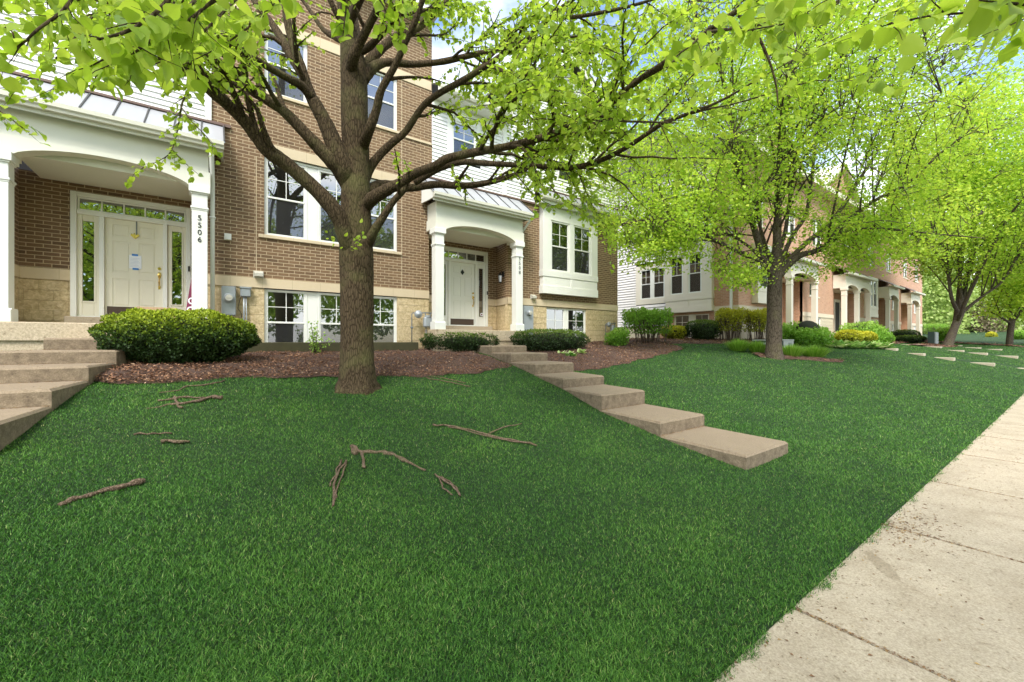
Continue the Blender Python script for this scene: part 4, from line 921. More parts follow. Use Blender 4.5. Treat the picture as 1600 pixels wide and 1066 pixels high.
# dirt and debris in the joints and on the slabs
N = 4600; P = np.zeros((N, 3)); 
kk = rng.integers(5, 12, N); jxa = np.array(jx)
P[:1300, 0] = jxa[kk[:1300]] + rng.normal(0, .007, 1300); P[:1300, 1] = rng.uniform(-.4, 1.01, 1300)
P[1300:, 0] = rng.uniform(1.5, 12, 3300); P[1300:, 1] = 1.01 - np.abs(rng.normal(0, .38, 3300)); P[2600:, 0] = jxa[kk[2600:]] + rng.normal(0, .006, 2000); P[2600:, 1] = rng.uniform(-.4, 1.01, 2000)
hot = slice(1300, 1750); P[hot, 0] = rng.normal(4.75, .28, 450); P[hot, 1] = 1.0 - np.abs(rng.normal(0, .20, 450))
P[:, 2] = np.array([walkz(x) for x in P[:, 0]]) + .003
P[:1300, 2] -= .006; P[2600:, 2] -= .003
A = rng.normal(0, 1, (N, 3)); A[:, 2] = 0; Nn = np.tile([0, 0, 1.0], (N, 1)) + rng.normal(0, .15, (N, 3))
sz = rng.uniform(.006, .022, N); sz[1300:2600] *= rng.uniform(.5, 1.6, 1300)
M['debris'] = foliage('seed_debris', [(0, (.10, .055, .03)), (.6, (.22, .12, .06)), (1, (.42, .28, .10))], 0, .9)
tag(leaves('fallen_seed_debris', P, A, Nn, sz, LEAF4, M['debris'], None, rng.random(N), .5), 'brown seed husks and bits in the joints and along the edge of the sidewalk', 'debris', kind='stuff')
# ================================================================ steps
def slab(b, fl, fr, bl, br, z, th=.24, e=.026):
    """slab from four top corners (x,y)"""
    c = np.mean([fl, fr, br, bl], axis=0)
    def ins(p): v = np.array(p) - c; return p[0] - e * np.sign(v[0]), p[1] - e * np.sign(v[1])
    q = [fl, fr, br, bl]; qi = [ins(p) for p in q]
    V = [(p[0], p[1], z) for p in qi] + [(p[0], p[1], z - e) for p in q] + [(p[0], p[1], z - th) for p in q]
    b.add(V, [(0, 1, 2, 3)] + [(4 + i, 4 + (i + 1) % 4, (i + 1) % 4, i) for i in range(4)] + [(8 + i, 8 + (i + 1) % 4, 4 + (i + 1) % 4, 4 + i) for i in range(4)])
STEPPOLY = []
def stair(rows, w, back_y, label, group, th=.3):
    # rows: (left x, front y, top z), from the porch down
    r0 = rows[-1]; t = empty('concrete_steps', (r0[0] + .6, r0[1], r0[2] - .15), label, 'steps', group)
    for i, (x, y, z) in enumerate(rows):
        xb, yb = (rows[i - 1][0], rows[i - 1][1]) if i else (x + .02, back_y)
        k = 0.0; ww = w[i] if isinstance(w, (list, tuple)) else w
        b = MB(); slab(b, (x, y), (x + ww, y), (xb + .001, yb + .06), (xb + ww - .001, yb + .06), z, th)
        b.build('step', M['steps'], t)
        STEPPOLY.append([(x, y), (x + ww, y), (xb + ww, yb + .05), (xb, yb + .05)])
    return t
def step_mat():
    m, nt, b, o = newmat('weathered_step_concrete')
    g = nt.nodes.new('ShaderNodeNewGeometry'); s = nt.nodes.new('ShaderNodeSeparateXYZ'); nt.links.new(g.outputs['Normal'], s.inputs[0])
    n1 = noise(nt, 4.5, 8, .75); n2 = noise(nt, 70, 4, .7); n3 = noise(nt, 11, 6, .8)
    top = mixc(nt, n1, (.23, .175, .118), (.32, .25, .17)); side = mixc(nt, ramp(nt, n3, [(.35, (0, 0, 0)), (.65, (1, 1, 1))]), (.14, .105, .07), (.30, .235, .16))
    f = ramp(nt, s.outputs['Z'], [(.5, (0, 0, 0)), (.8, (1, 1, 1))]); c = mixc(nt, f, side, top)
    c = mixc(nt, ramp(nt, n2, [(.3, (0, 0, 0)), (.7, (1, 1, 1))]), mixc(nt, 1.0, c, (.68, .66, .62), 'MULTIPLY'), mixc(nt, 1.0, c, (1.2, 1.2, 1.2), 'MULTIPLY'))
    nt.links.new(c, b.inputs['Base Color']); b.inputs['Roughness'].default_value = .93; bump(nt, b, n2, .5, .006); return m
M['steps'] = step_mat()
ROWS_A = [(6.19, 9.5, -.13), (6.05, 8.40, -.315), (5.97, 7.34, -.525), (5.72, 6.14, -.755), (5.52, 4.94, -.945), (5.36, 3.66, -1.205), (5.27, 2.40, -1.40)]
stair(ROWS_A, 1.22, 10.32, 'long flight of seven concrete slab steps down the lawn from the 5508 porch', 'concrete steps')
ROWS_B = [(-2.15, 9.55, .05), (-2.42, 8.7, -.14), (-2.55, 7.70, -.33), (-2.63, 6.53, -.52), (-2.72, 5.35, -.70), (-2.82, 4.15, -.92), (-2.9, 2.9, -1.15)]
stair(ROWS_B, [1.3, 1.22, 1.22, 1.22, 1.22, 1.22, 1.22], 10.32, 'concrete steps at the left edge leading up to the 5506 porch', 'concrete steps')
# seed husks swept against the foot of each riser and along the slab edges
SP, nstep = [], 0
for rows in (ROWS_A, ROWS_B):
    for i in range(1, len(rows)):
        x, y, z = rows[i]; xb, yb, _ = rows[i - 1]
        for q in range(230):
            u = rng.random(); SP.append((xb + 1.22 * u, yb - abs(rng.normal(0, .022)) - .004, z + .004))
        for q in range(110):
            u = rng.random() ** 1.5; sd_ = rng.random() < .7
            SP.append((x + (xb - x) * (1 - u) + (abs(rng.normal(0, .03)) if sd_ else 1.22 - abs(rng.normal(0, .03))), y + (yb - y) * (1 - u), z + .004))
        for q in range(40): SP.append((x + rng.uniform(.03, 1.19), y + rng.uniform(.03, 1) * (yb - y), z + .004))
SP = np.array(SP); n = len(SP)
tag(leaves('seed_litter', SP, rng.normal(0, 1, (n, 3)) * [1, 1, .1], rng.normal(0, .2, (n, 3)) + [0, 0, 1], rng.uniform(.008, .024, n), LEAF4, M['debris'], None, rng.uniform(.2, 1, n), .5), 'tan seed husks lying along the foot of the concrete steps', 'debris', kind='stuff')
# far steps of the pink brick row: slabs seen edge on across the lawn
M['sunlit_step'] = concrete('sunlit_step_concrete', (.52, .46, .34), .2)  # lighter than the near steps: sunlight put into the colour
def far_steps(pts, label, w=1.2, dep=1.2, h=.14):
    Q = [pg(x, y) for x, y in pts]
    t = empty('concrete_steps', Q[-1], label, 'steps', 'concrete steps')
    for q in Q:
        zt_ = float(gz(q.x, q.y + dep * .40)) + h * .3; b = MB(); b.bbox(q.x, q.x + dep * .38, q.y, q.y + dep, q.z - .3, zt_); b.build('step', M['sunlit_step'], t)
        STEPPOLY.append([(q.x, q.y), (q.x + dep * .55, q.y), (q.x + dep * .55, q.y + dep), (q.x, q.y + dep)])
far_steps([(1400, 548), (1443, 557), (1490, 564), (1553, 573), (1625, 582)], 'pale concrete steps stringing down the far lawn to the right edge', h=.11)
far_steps([(1437, 540), (1470, 544), (1505, 550), (1542, 555), (1590, 561)], 'second, more distant flight of pale concrete steps on the far lawn', h=.10)
far_steps([(1502, 541), (1532, 545), (1565, 548)], 'shortest, farthest flight of pale concrete steps, just right of the leaning tree', h=.08)
# ================================================================ mulch beds
def strip_bed(xy_front, yback, name='mulch_bed'):
    F = sorted(xy_front); X = np.arange(F[0][0], F[-1][0] + .01, .08); Yf = np.interp(X, [p[0] for p in F], [p[1] for p in F]) + .05 * np.sin(X * 5.1) + .03 * np.sin(X * 13)
    Yb = yback if callable(yback) else (lambda x: yback)
    Yb = np.array([Yb(x) for x in X]); S = np.linspace(0, 1, 40)
    XX = np.repeat(X[:, None], 40, 1); YY = Yf[:, None] * (1 - S) + Yb[:, None] * S
    edge = np.clip(np.minimum(S * (Yb - Yf)[:, None] / .15, 1), 0, 1)
    ZZ = gz(XX, YY) + .01 + edge * (.05 + .02 * np.sin(XX * 7) * np.sin(YY * 6))
    tag(grid_mesh(name, XX, YY, ZZ, M['mulch']), kind='structure')
    return X, Yf, Yb
def front_px(pts): return [(pg(x, y).x, pg(x, y).y) for x, y in pts]
f1 = front_px([(128, 602), (200, 603), (300, 597), (400, 592), (530, 591), (650, 590), (740, 584), (800, 573), (835, 569)])
f1 = [(-1.35, 7.9)] + [p for p in f1 if p[0] > -1.2]
f2 = front_px([(905, 581), (960, 573), (1000, 563), (1040, 554), (1068, 545)])
beds = []
beds.append(strip_bed([p for p in f1 if p[0] < 6.0], 11.2))
beds.append(strip_bed([(7.2, 7.6)] + f2 + [(f2[-1][0] + .4, 10.2)], 11.2))
beds.append(strip_bed([(X2 - 6, 9.4), (X2 - 2, 8.4), (X2, 7.9), (24, 7.3), (27, 6.9), (32, 6.6), (40, 7.0), (56, 7.5)], lambda x: Y2 + .2 if x > X2 - .1 else 12.6))
e1 = pg(1215, 561); e2 = pg(1316, 568)
beds.append(strip_bed([(e1.x - .5, e1.y + .3), (e1.x, e1.y + .1), (e2.x, e2.y), (e2.x + .5, e2.y + .12)], lambda x: float(np.interp(x, [e1.x - .5, e1.x, e2.x, e2.x + .5], [e1.y + .35, e1.y + .8, e2.y + .4, e2.y + .16]))))
t3 = pg(1480, 541); 
beds.append(strip_bed([(t3.x - 3.0, t3.y + .2), (t3.x - 1, t3.y - .4), (t3.x + 1.2, t3.y - .3), (t3.x + 2, t3.y + .3)], lambda x: t3.y + 1.2))
b4 = front_px([(1500, 536), (1540, 538), (1600, 543), (1640, 545)])
beds.append(strip_bed([(b4[0][0], b4[0][1] + 6), b4[0], b4[1], b4[2], b4[3]], lambda x: b4[0][1] + 8))
def in_beds(X, Y, m=.03):
    r = np.zeros(len(X), bool)
    for bx, yf, yb in beds:
        a = np.interp(X, bx, yf); c = np.interp(X, bx, yb); r |= (X > bx[0]) & (X < bx[-1]) & (Y > a + m) & (Y < c)
    return r
def in_steps(X, Y):
    r = np.zeros(len(X), bool)
    for q in STEPPOLY:
        ins = np.ones(len(X), bool)
        for i in range(4):
            a, c = q[i], q[(i + 1) % 4]; ins &= ((c[0] - a[0]) * (Y - a[1]) - (c[1] - a[1]) * (X - a[0])) > 0
        r |= ins
    return r
# chips
def sample_ground(N, d0, d1, x0=-60, x1=1680):
    px = rng.uniform(x0, x1, N); D = np.exp(rng.uniform(np.log(d0), np.log(d1), N)); t = (px - 800) / FC
    return D * (CC + SS * t), D * (SS - CC * t), D
X, Y, D = sample_ground(440000, 5.0, 34)
k = in_beds(X, Y, -.04) & ~in_steps(X, Y) & (Y < np.where(X < 14, 10.98, 99)); X, Y, D = X[k], Y[k], D[k]; n = len(X)
P = np.stack([X, Y, gz(X, Y) + .055 + rng.uniform(-.02, .03, n)], 1)
A = rng.normal(0, 1, (n, 3)); A[:, 2] *= .35; Nn = rng.normal(0, .5, (n, 3)); Nn[:, 2] += 1
tag(leaves('mulch_chips', P, A, Nn, rng.uniform(.02, .055, n) * np.maximum(1, D / 11), LEAF4, M['mulchc'], None, np.clip(rng.beta(1.6, 2.2, n), 0, 1), .5), 'reddish brown wood chip mulch in the beds along the buildings', 'mulch', kind='stuff')
# ================================================================ grass
def grass(N, d0, d1):
    X, Y, D = sample_ground(N, d0, d1)
    edge = .995 + .018 * np.sin(X * 5.3) + .016 * np.sin(X * 13.1) + .012 * np.sin(X * 31) + .016 * rng.normal(0, 1, len(X))
    k = (Y > edge) & ~in_beds(X, Y) & ~in_steps(X, Y) & (Y < 10.9 + 10 * (X > 13.4)) & (X < 62)
    X, Y, D = X[k], Y[k], D[k]; n = len(X)
    z = gmesh(X, Y) - .003; z = np.where(Y < 1.03, gz(X, Y * 0 + .93) + .052, z)
    sc = np.maximum(1, D / 4.2) ** .85
    clump = .5 + .5 * np.sin(X * 3.1 + 2 * np.sin(Y * 2.3)) * np.sin(Y * 2.7 + X)
    h = (.011 + .016 * rng.random(n)) * (0.85 + .3 * clump) * np.minimum(sc, 1.35); wd = .0016 * sc * rng.uniform(.7, 1.4, n)
    a = rng.uniform(0, 2 * np.pi, n); lean = rng.uniform(.3, 1.5, n) * h
    la = a + rng.normal(0, .6, n)
    base = np.stack([X, Y, z], 1); side = np.stack([-np.sin(a), np.cos(a), np.zeros(n)], 1) * wd[:, None]
    ld = np.stack([np.cos(la), np.sin(la), np.zeros(n)], 1)
    mid = base + ld * (lean * .35)[:, None] + np.array([0, 0, 1]) * (h * .6)[:, None]
    tip = base + ld * lean[:, None] + np.array([0, 0, 1]) * h[:, None]
    V = np.stack([base - side, base + side, mid + side * .7, tip, mid - side * .7], 1).reshape(-1, 3)
    i = (np.arange(n) * 5)[:, None]
    F = np.concatenate([i + np.array([[0, 1, 2]]), i + np.array([[0, 2, 4]]), i + np.array([[4, 2, 3]])], 1).reshape(-1, 3)
    v = np.clip(rng.beta(1.3, 1.3, n) * .86 + .14 * (clump - .5), 0, .87); yl = rng.random(n); v = np.where(yl > .965, rng.uniform(.88, 1, n), v)
    return V, F, np.repeat(v, 5)
V, F, v = grass(1400000, 1.5, 32)
tag(raw_mesh('grass', V, F, 3, M['grass'], None, v), 'dense mown green grass covering the sloping lawn', 'grass', kind='stuff')
# ================================================================ shrubs
def shrub(px, py, wpx, hpx, label, kind='yew', group=None, dep=.6, shape='mound', n=6000, leaf=.035, D=None, topbright=.55, name='shrub', stems=True, flat=.0, cat='shrub'):
    g = pg(px, py) if D is None else at_depth(px, py, D)
    if D is not None: g.z = min(g.z, float(gz(g.x, g.y)) + .04)
    Dg = CC * g.x + SS * g.y; hpx = hpx + max(0, (HY - FC * g.z / Dg) - py)
    W = wpx * Dg / FC; Hh = hpx * Dg / FC
    t = empty(name, (g.x, g.y, g.z), label, cat, group)
    # lay the long axis along the picture's right direction turned to the facade
    tt = (px - 800) / FC; ka, kb = SS - tt * CC, CC + tt * SS
    rx = W / 2 / math.sqrt(ka * ka + (dep * kb) ** 2); ry = rx * dep
    hd = Vector((kb, ka, 0)).normalized(); c = np.array([g.x + hd.x * ry * .9, g.y + hd.y * ry * .9, g.z])
    u = norm(rng.normal(0, 1, (n, 3)))
    if shape == 'mound':      # clipped: flat top, belly, undercut foot
        p = 3.2 if flat else 2.35
        r = 1 / (np.abs(u[:, 0]) ** p + np.abs(u[:, 1]) ** p + np.abs(u[:, 2]) ** p) ** (1 / p)
        s = r[:, None] * u * (1 - np.abs(rng.normal(0, .06 if kind != 'green' else .16, n)))[:, None]
        wob = 1 + (.11 if kind == 'green' else .05) * np.sin(s[:, 0] * 7 + s[:, 1] * 5) + .04 * np.sin(s[:, 0] * 15 + 1.3 + s[:, 2] * 9) + .03 * np.sin(s[:, 1] * 19 + s[:, 0] * 23)
        s *= wob[:, None]
        P = c + s * np.array([rx, ry, Hh * .47]); P[:, 2] += Hh * .53
        foot = np.clip((P[:, 2] - g.z) / (Hh * .5), 0, 1); P[:, :2] = c[:2] + (P[:, :2] - c[:2]) * (.72 + .28 * foot ** .7)[:, None]
        up = s[:, 2]
    elif shape == 'vase':     # bare fan of stems with a leafy clipped head
        s = u * (rng.random(n) ** .25)[:, None]; s[:, 2] = np.abs(s[:, 2])
        P = c + s * np.array([rx, ry, Hh * .42]); P[:, 2] = g.z + Hh * (.58 + .36 * rng.random(n) ** .65 * (1 - .25 * (s[:, 0] ** 2))) + Hh * .06 * np.sin(P[:, 0] * 9 + 2 * np.sin(P[:, 1] * 7)) + .05 * Hh * np.sin(P[:, 0] * 5)
        low = rng.random(n) < .20; P[low, 2] = g.z + Hh * rng.uniform(.3, .65, low.sum()); up = (P[:, 2] - g.z) / Hh * 2 - 1.2
    else:                     # loose, billowing
        k = 16; cs = rng.uniform(-.62, .62, (k, 3)); cs[:, 2] = rng.uniform(.05, .5, k); rr = rng.uniform(.34, .5, k); j = rng.integers(0, k, n)
        s = cs[j] + u * rr[j][:, None] * (rng.random(n) ** .3)[:, None]; s[:, 0] = np.clip(s[:, 0], -1.08, 1.08); s[:, 2] = np.clip(s[:, 2], -.05, 1)
        P = c + s * np.array([rx, ry, Hh * .98]); P[:, 2] += .02; up = s[:, 2] * 1.6 - .6 + u[:, 2] * .6
    Nn = u + rng.normal(0, .5, (n, 3)); A = norm(u * .6 + rng.normal(0, .6, (n, 3)) + np.array([0, 0, .5]))
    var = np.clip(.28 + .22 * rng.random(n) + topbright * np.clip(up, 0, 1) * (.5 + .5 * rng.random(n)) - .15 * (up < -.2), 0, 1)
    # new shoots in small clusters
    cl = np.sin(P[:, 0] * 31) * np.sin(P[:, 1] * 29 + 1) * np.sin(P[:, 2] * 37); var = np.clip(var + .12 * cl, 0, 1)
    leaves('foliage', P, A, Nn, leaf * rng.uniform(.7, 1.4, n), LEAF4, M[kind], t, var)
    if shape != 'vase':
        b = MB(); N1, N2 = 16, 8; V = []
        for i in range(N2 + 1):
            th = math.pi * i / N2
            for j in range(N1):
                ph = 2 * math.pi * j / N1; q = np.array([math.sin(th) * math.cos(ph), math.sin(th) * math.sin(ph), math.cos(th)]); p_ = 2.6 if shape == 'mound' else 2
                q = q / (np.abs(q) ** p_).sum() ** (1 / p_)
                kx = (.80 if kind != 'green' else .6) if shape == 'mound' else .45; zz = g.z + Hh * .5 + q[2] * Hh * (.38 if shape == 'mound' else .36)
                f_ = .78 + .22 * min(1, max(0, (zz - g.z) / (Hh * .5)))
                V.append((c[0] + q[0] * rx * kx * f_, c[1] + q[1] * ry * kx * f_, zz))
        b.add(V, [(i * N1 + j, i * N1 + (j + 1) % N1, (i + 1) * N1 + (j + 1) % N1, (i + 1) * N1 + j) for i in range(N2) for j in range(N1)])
        b.build('dark_core', M['inner'], t, smooth=True)  # solid dark core blocks the view through, standing for the shaded inside
    if stems:
        b = MB(); ns = 52 if shape == 'vase' else 8
        for i in range(ns):
            a = rng.uniform(0, 2 * np.pi); r0 = rng.uniform(0, .75 if shape == 'vase' else .35); r1 = min(1, r0 + rng.uniform(.15, .5)); x0, y0 = c[0] + math.cos(a) * r0 * rx * (1 if shape == 'vase' else .6), c[1] + math.sin(a) * r0 * ry
            top = .8 if shape == 'vase' else .45; x1, y1 = c[0] + math.cos(a) * r1 * rx * .95, c[1] + math.sin(a) * r1 * ry * .9
            z0 = float(gz(x0, y0)) - .02; pts = []
            for q in np.linspace(0, 1, 5): pts.append((x0 + (x1 - x0) * q ** 1.3 + rng.normal(0, .02), y0 + (y1 - y0) * q ** 1.3, z0 + (Hh * top) * q))
            b.tube(pts, [.013, .011, .009, .007, .004] if shape == 'vase' else [.018, .015, .012, .009, .005], 5)
            if shape == 'vase':
                for m_ in range(2):
                    p2 = Vector(pts[2 + m_]); e = p2 + Vector((rng.normal(0, .2), rng.normal(0, .15), Hh * .35)); b.tube([p2, (p2 + e) / 2 + Vector((rng.normal(0, .03), 0, 0)), e], [.009, .007, .004], 4)
        b.build('stems', M['twig'], t, smooth=True)
    return t
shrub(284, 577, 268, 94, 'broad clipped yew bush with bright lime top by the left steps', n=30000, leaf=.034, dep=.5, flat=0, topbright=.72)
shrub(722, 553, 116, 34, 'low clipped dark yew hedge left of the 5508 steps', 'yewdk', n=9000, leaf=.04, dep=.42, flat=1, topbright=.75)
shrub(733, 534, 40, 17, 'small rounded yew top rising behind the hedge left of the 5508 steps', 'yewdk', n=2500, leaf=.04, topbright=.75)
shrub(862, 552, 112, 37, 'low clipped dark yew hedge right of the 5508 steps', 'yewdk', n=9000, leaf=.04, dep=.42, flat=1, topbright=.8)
shrub(965, 540, 42, 34, 'loose light green shrub at the brown building\'s right corner', 'green', n=4200, leaf=.055, dep=.8, shape='loose', D=14.2)
shrub(1012, 534, 84, 53, 'tall open shrub with bare fanned stems between the two buildings', 'green', n=6500, leaf=.06, shape='vase', D=15.2)
shrub(1054, 529, 42, 20, 'low golden shrub under the pink building\'s basement windows', 'golden', n=3000, leaf=.06, topbright=.7, D=18.2)
shrub(1100, 529, 52, 29, 'dark green clipped boxy shrub before the pink building\'s end wall', 'yewdk', n=5000, leaf=.05, flat=1, topbright=.8, D=18)
shrub(1142, 530, 52, 50, 'tall lime topped hedge shrub with bare stems, left of its twin', 'golden', n=4200, leaf=.06, shape='vase', group='tall bare stemmed hedge shrubs', D=18)
shrub(1184, 531, 44, 50, 'tall lime topped hedge shrub with bare stems, behind the second tree', 'golden', n=3600, leaf=.06, shape='vase', group='tall bare stemmed hedge shrubs', D=18.3)
shrub(1262, 533, 92, 40, 'bright green billowing shrub just right of the second tree trunk', 'green', n=11000, leaf=.085, dep=.5, shape='loose', D=18.5)
shrub(1348, 532, 104, 34, 'long bright green billowing shrub before the double porch', 'green', n=11000, leaf=.10, dep=.5, shape='loose', D=23.5)
shrub(1327, 535, 42, 19, 'low golden clipped shrub, left one of the pair', 'golden', n=2500, leaf=.07, topbright=.7, D=20.5)
shrub(1351, 535, 38, 17, 'low golden clipped shrub, right one of the pair', 'golden', n=2500, leaf=.07, topbright=.7, D=21.5)
shrub(1415, 530, 46, 15, 'low green clipped hedge behind another, before the far porches', 'yewdk', n=2500, leaf=.07, topbright=.9, D=32)
shrub(1422, 536, 50, 12, 'low green clipped hedge nearest the far steps', 'yewdk', n=3000, leaf=.07, topbright=1, D=28)
shrub(1476, 532, 44, 22, 'fresh green shrub behind the tall green utility cabinet', 'green', n=3600, leaf=.13, shape='loose', D=34)
shrub(1463, 519, 42, 14, 'trimmed bare stemmed hedge beyond the end of the pink building', 'green', n=1800, leaf=.08, shape='vase', D=45)
shrub(1549, 533, 18, 14, 'small round lime shrub between the conifer and the far tree', 'golden', n=1500, leaf=.09, D=45)
shrub(1592, 534, 34, 18, 'green clipped hedge at the right edge behind the far tree', 'green', n=2500, leaf=.09, D=38)
# variegated hostas
def hosta(px, py, n, label, size=.2, group=None, D=None):
    g = pg(px, py) if D is None else at_depth(px, py, D)
    if D: g.z = float(gz(g.x, g.y))
    b = empty('hosta', g, label, 'plant', group)
    a = rng.uniform(0, 2 * np.pi, n); el = rng.uniform(.2, 1.1, n); A = np.stack([np.cos(a) * np.cos(el), np.sin(a) * np.cos(el), np.sin(el)], 1)
    P = np.tile([g.x, g.y, g.z + .04], (n, 1)) + A * .03 + rng.normal(0, .06, (n, 3)) * [1, 1, 0]
    N_ = np.stack([-np.cos(a) * np.sin(el), -np.sin(a) * np.sin(el), np.cos(el)], 1)
    leaves('leaf_rosette', P, A, N_, size * rng.uniform(.6, 1.1, n), LEAF9, M['hosta'], b, rng.random(n), .7)
hosta(878, 556, 10, 'smallest variegated hosta in the mulch right of the 5508 steps', .13)
hosta(893, 560, 22, 'variegated hosta in the mulch, in front of the right yew hedge', .2)
hosta(908, 555, 18, 'variegated hosta nearest the mulch edge, farther from the 5508 steps', .2)
for k in range(9):
    x = 1312 + k * 9; y = 530 + k * 1.35
    hosta(x, y, 26, ['first', 'second', 'third', 'fourth', 'fifth', 'sixth', 'seventh', 'eighth', 'ninth'][k] + ' pale hosta from the left in the row edging the far bed', .42, 'row of pale hostas', D=18.2 + k * .25)
# sapling in front of the basement window
g = pg(492, 556); t = empty('sapling', g, 'leafy young sapling shrub in front of the left basement window', 'sapling')
b = MB(); L = []
for i in range(9):
    a = rng.uniform(0, 2 * np.pi); tip = Vector(g) + Vector((math.cos(a) * rng.uniform(.05, .45), math.sin(a) * .2, rng.uniform(.35, .78))); m_ = (Vector(g) + tip) / 2 + Vector((0, 0, .1))
    b.tube([g, m_, tip], [.009, .006, .003], 5)
    for q in np.linspace(.15, 1, 34): p_ = (Vector(g) * (1 - q) ** 2 + m_ * 2 * q * (1 - q) + tip * q * q); L.append(np.array(p_) + rng.normal(0, .035, 3))
b.build('stems', M['twig'], t, smooth=True); L = np.array(L); n = len(L)
leaves('foliage', L, rng.normal(0, 1, (n, 3)), rng.normal(0, .6, (n, 3)) + [0, 0, 1], rng.uniform(.035, .06, n), LEAF4, M['green'], t, rng.uniform(.4, 1, n))
# tufts of ornamental grass round the second tree
for i, (x, y, w_) in enumerate([(1153, 549, .42), (1184, 552, .36), (1237, 558, .42), (1272, 558, .5)]):
    g = pg(x, y); n = 700
    lab = ['leftmost tuft of ornamental grass near the second tree', 'grass tuft just left of the second tree trunk', 'grass tuft just right of the second tree trunk', 'rightmost and largest grass tuft near the second tree'][i]
    t = empty('grass_tuft', g, lab, 'grass tuft', 'tufts round the second tree')
    a = rng.uniform(0, 2 * np.pi, n); r = rng.random(n) ** .6 * w_; h = .52 * (1 - .35 * (r / w_) ** 2) * rng.uniform(.7, 1, n)
    base = np.stack([g.x + np.cos(a) * r * .55, g.y + np.sin(a) * r * .55, np.full(n, g.z)], 1); tip = np.stack([g.x + np.cos(a) * (r * 1.5), g.y + np.sin(a) * r * 1.5, g.z + h], 1)
    s = np.stack([-np.sin(a), np.cos(a), 0 * a], 1) * .006; m_ = base * .45 + tip * .55 + np.array([0, 0, .06])
    V = np.stack([base - s, base + s, m_ + s, tip, m_ - s], 1).reshape(-1, 3); ii = (np.arange(n) * 5)[:, None]
    F = np.concatenate([ii + np.array([[0, 1, 2]]), ii + np.array([[0, 2, 4]]), ii + np.array([[4, 2, 3]])], 1).reshape(-1, 3)
    raw_mesh('blades', V, F, 3, M['green'], t, np.repeat(rng.uniform(.25, .95, n), 5))
# ================================================================ utility cabinets
g = at_depth(1223, 557, 15.4); g.z = float(gz(g.x, g.y)); t = empty('utility_cabinet', g, 'low green utility cabinet half hidden behind the second tree trunk', 'utility cabinet')
b = MB(); x0, x1, y0, y1 = g.x, g.x + .95, g.y, g.y + 1.05
b.bbox(x0, x1, y0, y1, g.z - .1, g.z + .44, b=.01); b.build('cabinet_body', M['boxgreen'], t)
b = MB(); b.bbox(x0 - .03, x1 + .03, y0 - .03, y1 + .03, g.z + .441, g.z + .50, b=.02); b.bbox(x0 + .04, x1, y0 - .02, y0 - .001, g.z - .05, g.z + .44, b=.005); b.build('cabinet_lid', M['boxgrey'], t)
for i in range(4):
    b = MB(); b.box(x0 - .004, x0 - .001, y1 - .26 - i * .075, y1 - .21 - i * .075, g.z + .30, g.z + .38); b.build('number_plate', M['paper'], t)
b = MB(); b.bbox(x0 + .45, x0 + .75, y0 - .028, y0 - .021, g.z + .15, g.z + .38, b=.003); b.build('warning_label', M['dkgrey'], t)
Dg = 27.0; g = at_depth(1460, 538, Dg); t = empty('utility_cabinet', g, 'tall green and grey utility cabinet near the leaning tree on the far lawn', 'utility cabinet')
hh = 20 * Dg / FC; b = MB(); b.bbox(g.x, g.x + 1.0, g.y, g.y + .32, g.z - .4, g.z + hh, b=.02); b.build('cabinet_body', M['boxgreen'], t)
b = MB(); b.bbox(g.x + .02, g.x + .98, g.y - .05, g.y - .002, g.z - .35, g.z + hh - .03, b=.01); b.build('cabinet_door', M['boxgrey'], t)
# ================================================================ roots and sticks on the lawn
def root(strands, label, cat='root', name='exposed_root', mat='stick'):
    b = MB(); o = None
    for pts, r0, r1 in strands:
        Q = []
        for i in range(len(pts) - 1):
            for q in (0, .33, .66): Q.append((pts[i][0] * (1 - q) + pts[i + 1][0] * q, pts[i][1] * (1 - q) + pts[i + 1][1] * q))
        Q.append(pts[-1]); R = []; W = []
        for i, (x, y) in enumerate(Q):
            g = pg(x, y); u = i / (len(Q) - 1); r = .74 * (r0 * (1 - u) + r1 * u) * rng.uniform(.7, 1.3)
            R.append(max(r, .006)); W.append(Vector((g.x + rng.normal(0, .006), g.y + rng.normal(0, .006), g.z + .014 + r * .45)))
        if o is None: o = W[0].copy()
        b.tube(W, R, 7)
    ob = b.build(name, M[mat], None, smooth=True, origin=o); return tag(ob, label, cat)
root([([(96, 794), (120, 785), (150, 777), (200, 764), (228, 755)], .020, .030)], 'long straight weathered stick lying at the lower left of the lawn', 'stick', 'fallen_stick')
root([([(228, 641), (260, 637), (300, 632), (330, 624), (347, 626)], .012, .035), ([(245, 630), (280, 625), (320, 623)], .02, .015), ([(272, 624), (276, 632), (283, 640)], .022, .02)], 'crossed pair of thick roots on the left lawn below the mulch bed')
root([([(250, 617), (280, 612), (292, 605), (330, 603), (350, 597)], .010, .016)], 'thin dark winding root at the mulch edge on the left')
root([([(210, 683), (240, 680), (267, 681)], .010, .010)], 'thin short pale stick alone on the left lawn', 'stick', 'fallen_stick')
root([([(252, 693), (275, 694), (298, 695)], .022, .020)], 'short stubby stick just right of the thin one on the left lawn', 'stick', 'fallen_stick')
root([([(676, 668), (700, 667), (735, 675), (765, 684), (800, 691), (840, 698)], .016, .016), ([(700, 669), (740, 678), (790, 692), (815, 694)], .012, .010), ([(762, 681), (785, 670), (815, 664)], .016, .006)], 'forked Y-shaped root in the middle of the lawn right of the tree')
root([([(548, 701), (565, 711), (600, 711), (622, 718), (645, 729), (664, 739)], .030, .016), ([(550, 705), (556, 712)], .035, .03), ([(564, 710), (568, 723), (569, 736)], .022, .02), ([(600, 712), (612, 712), (630, 724)], .018, .01)], 'thick knobbly bent root with a short stub, centre of the lawn')
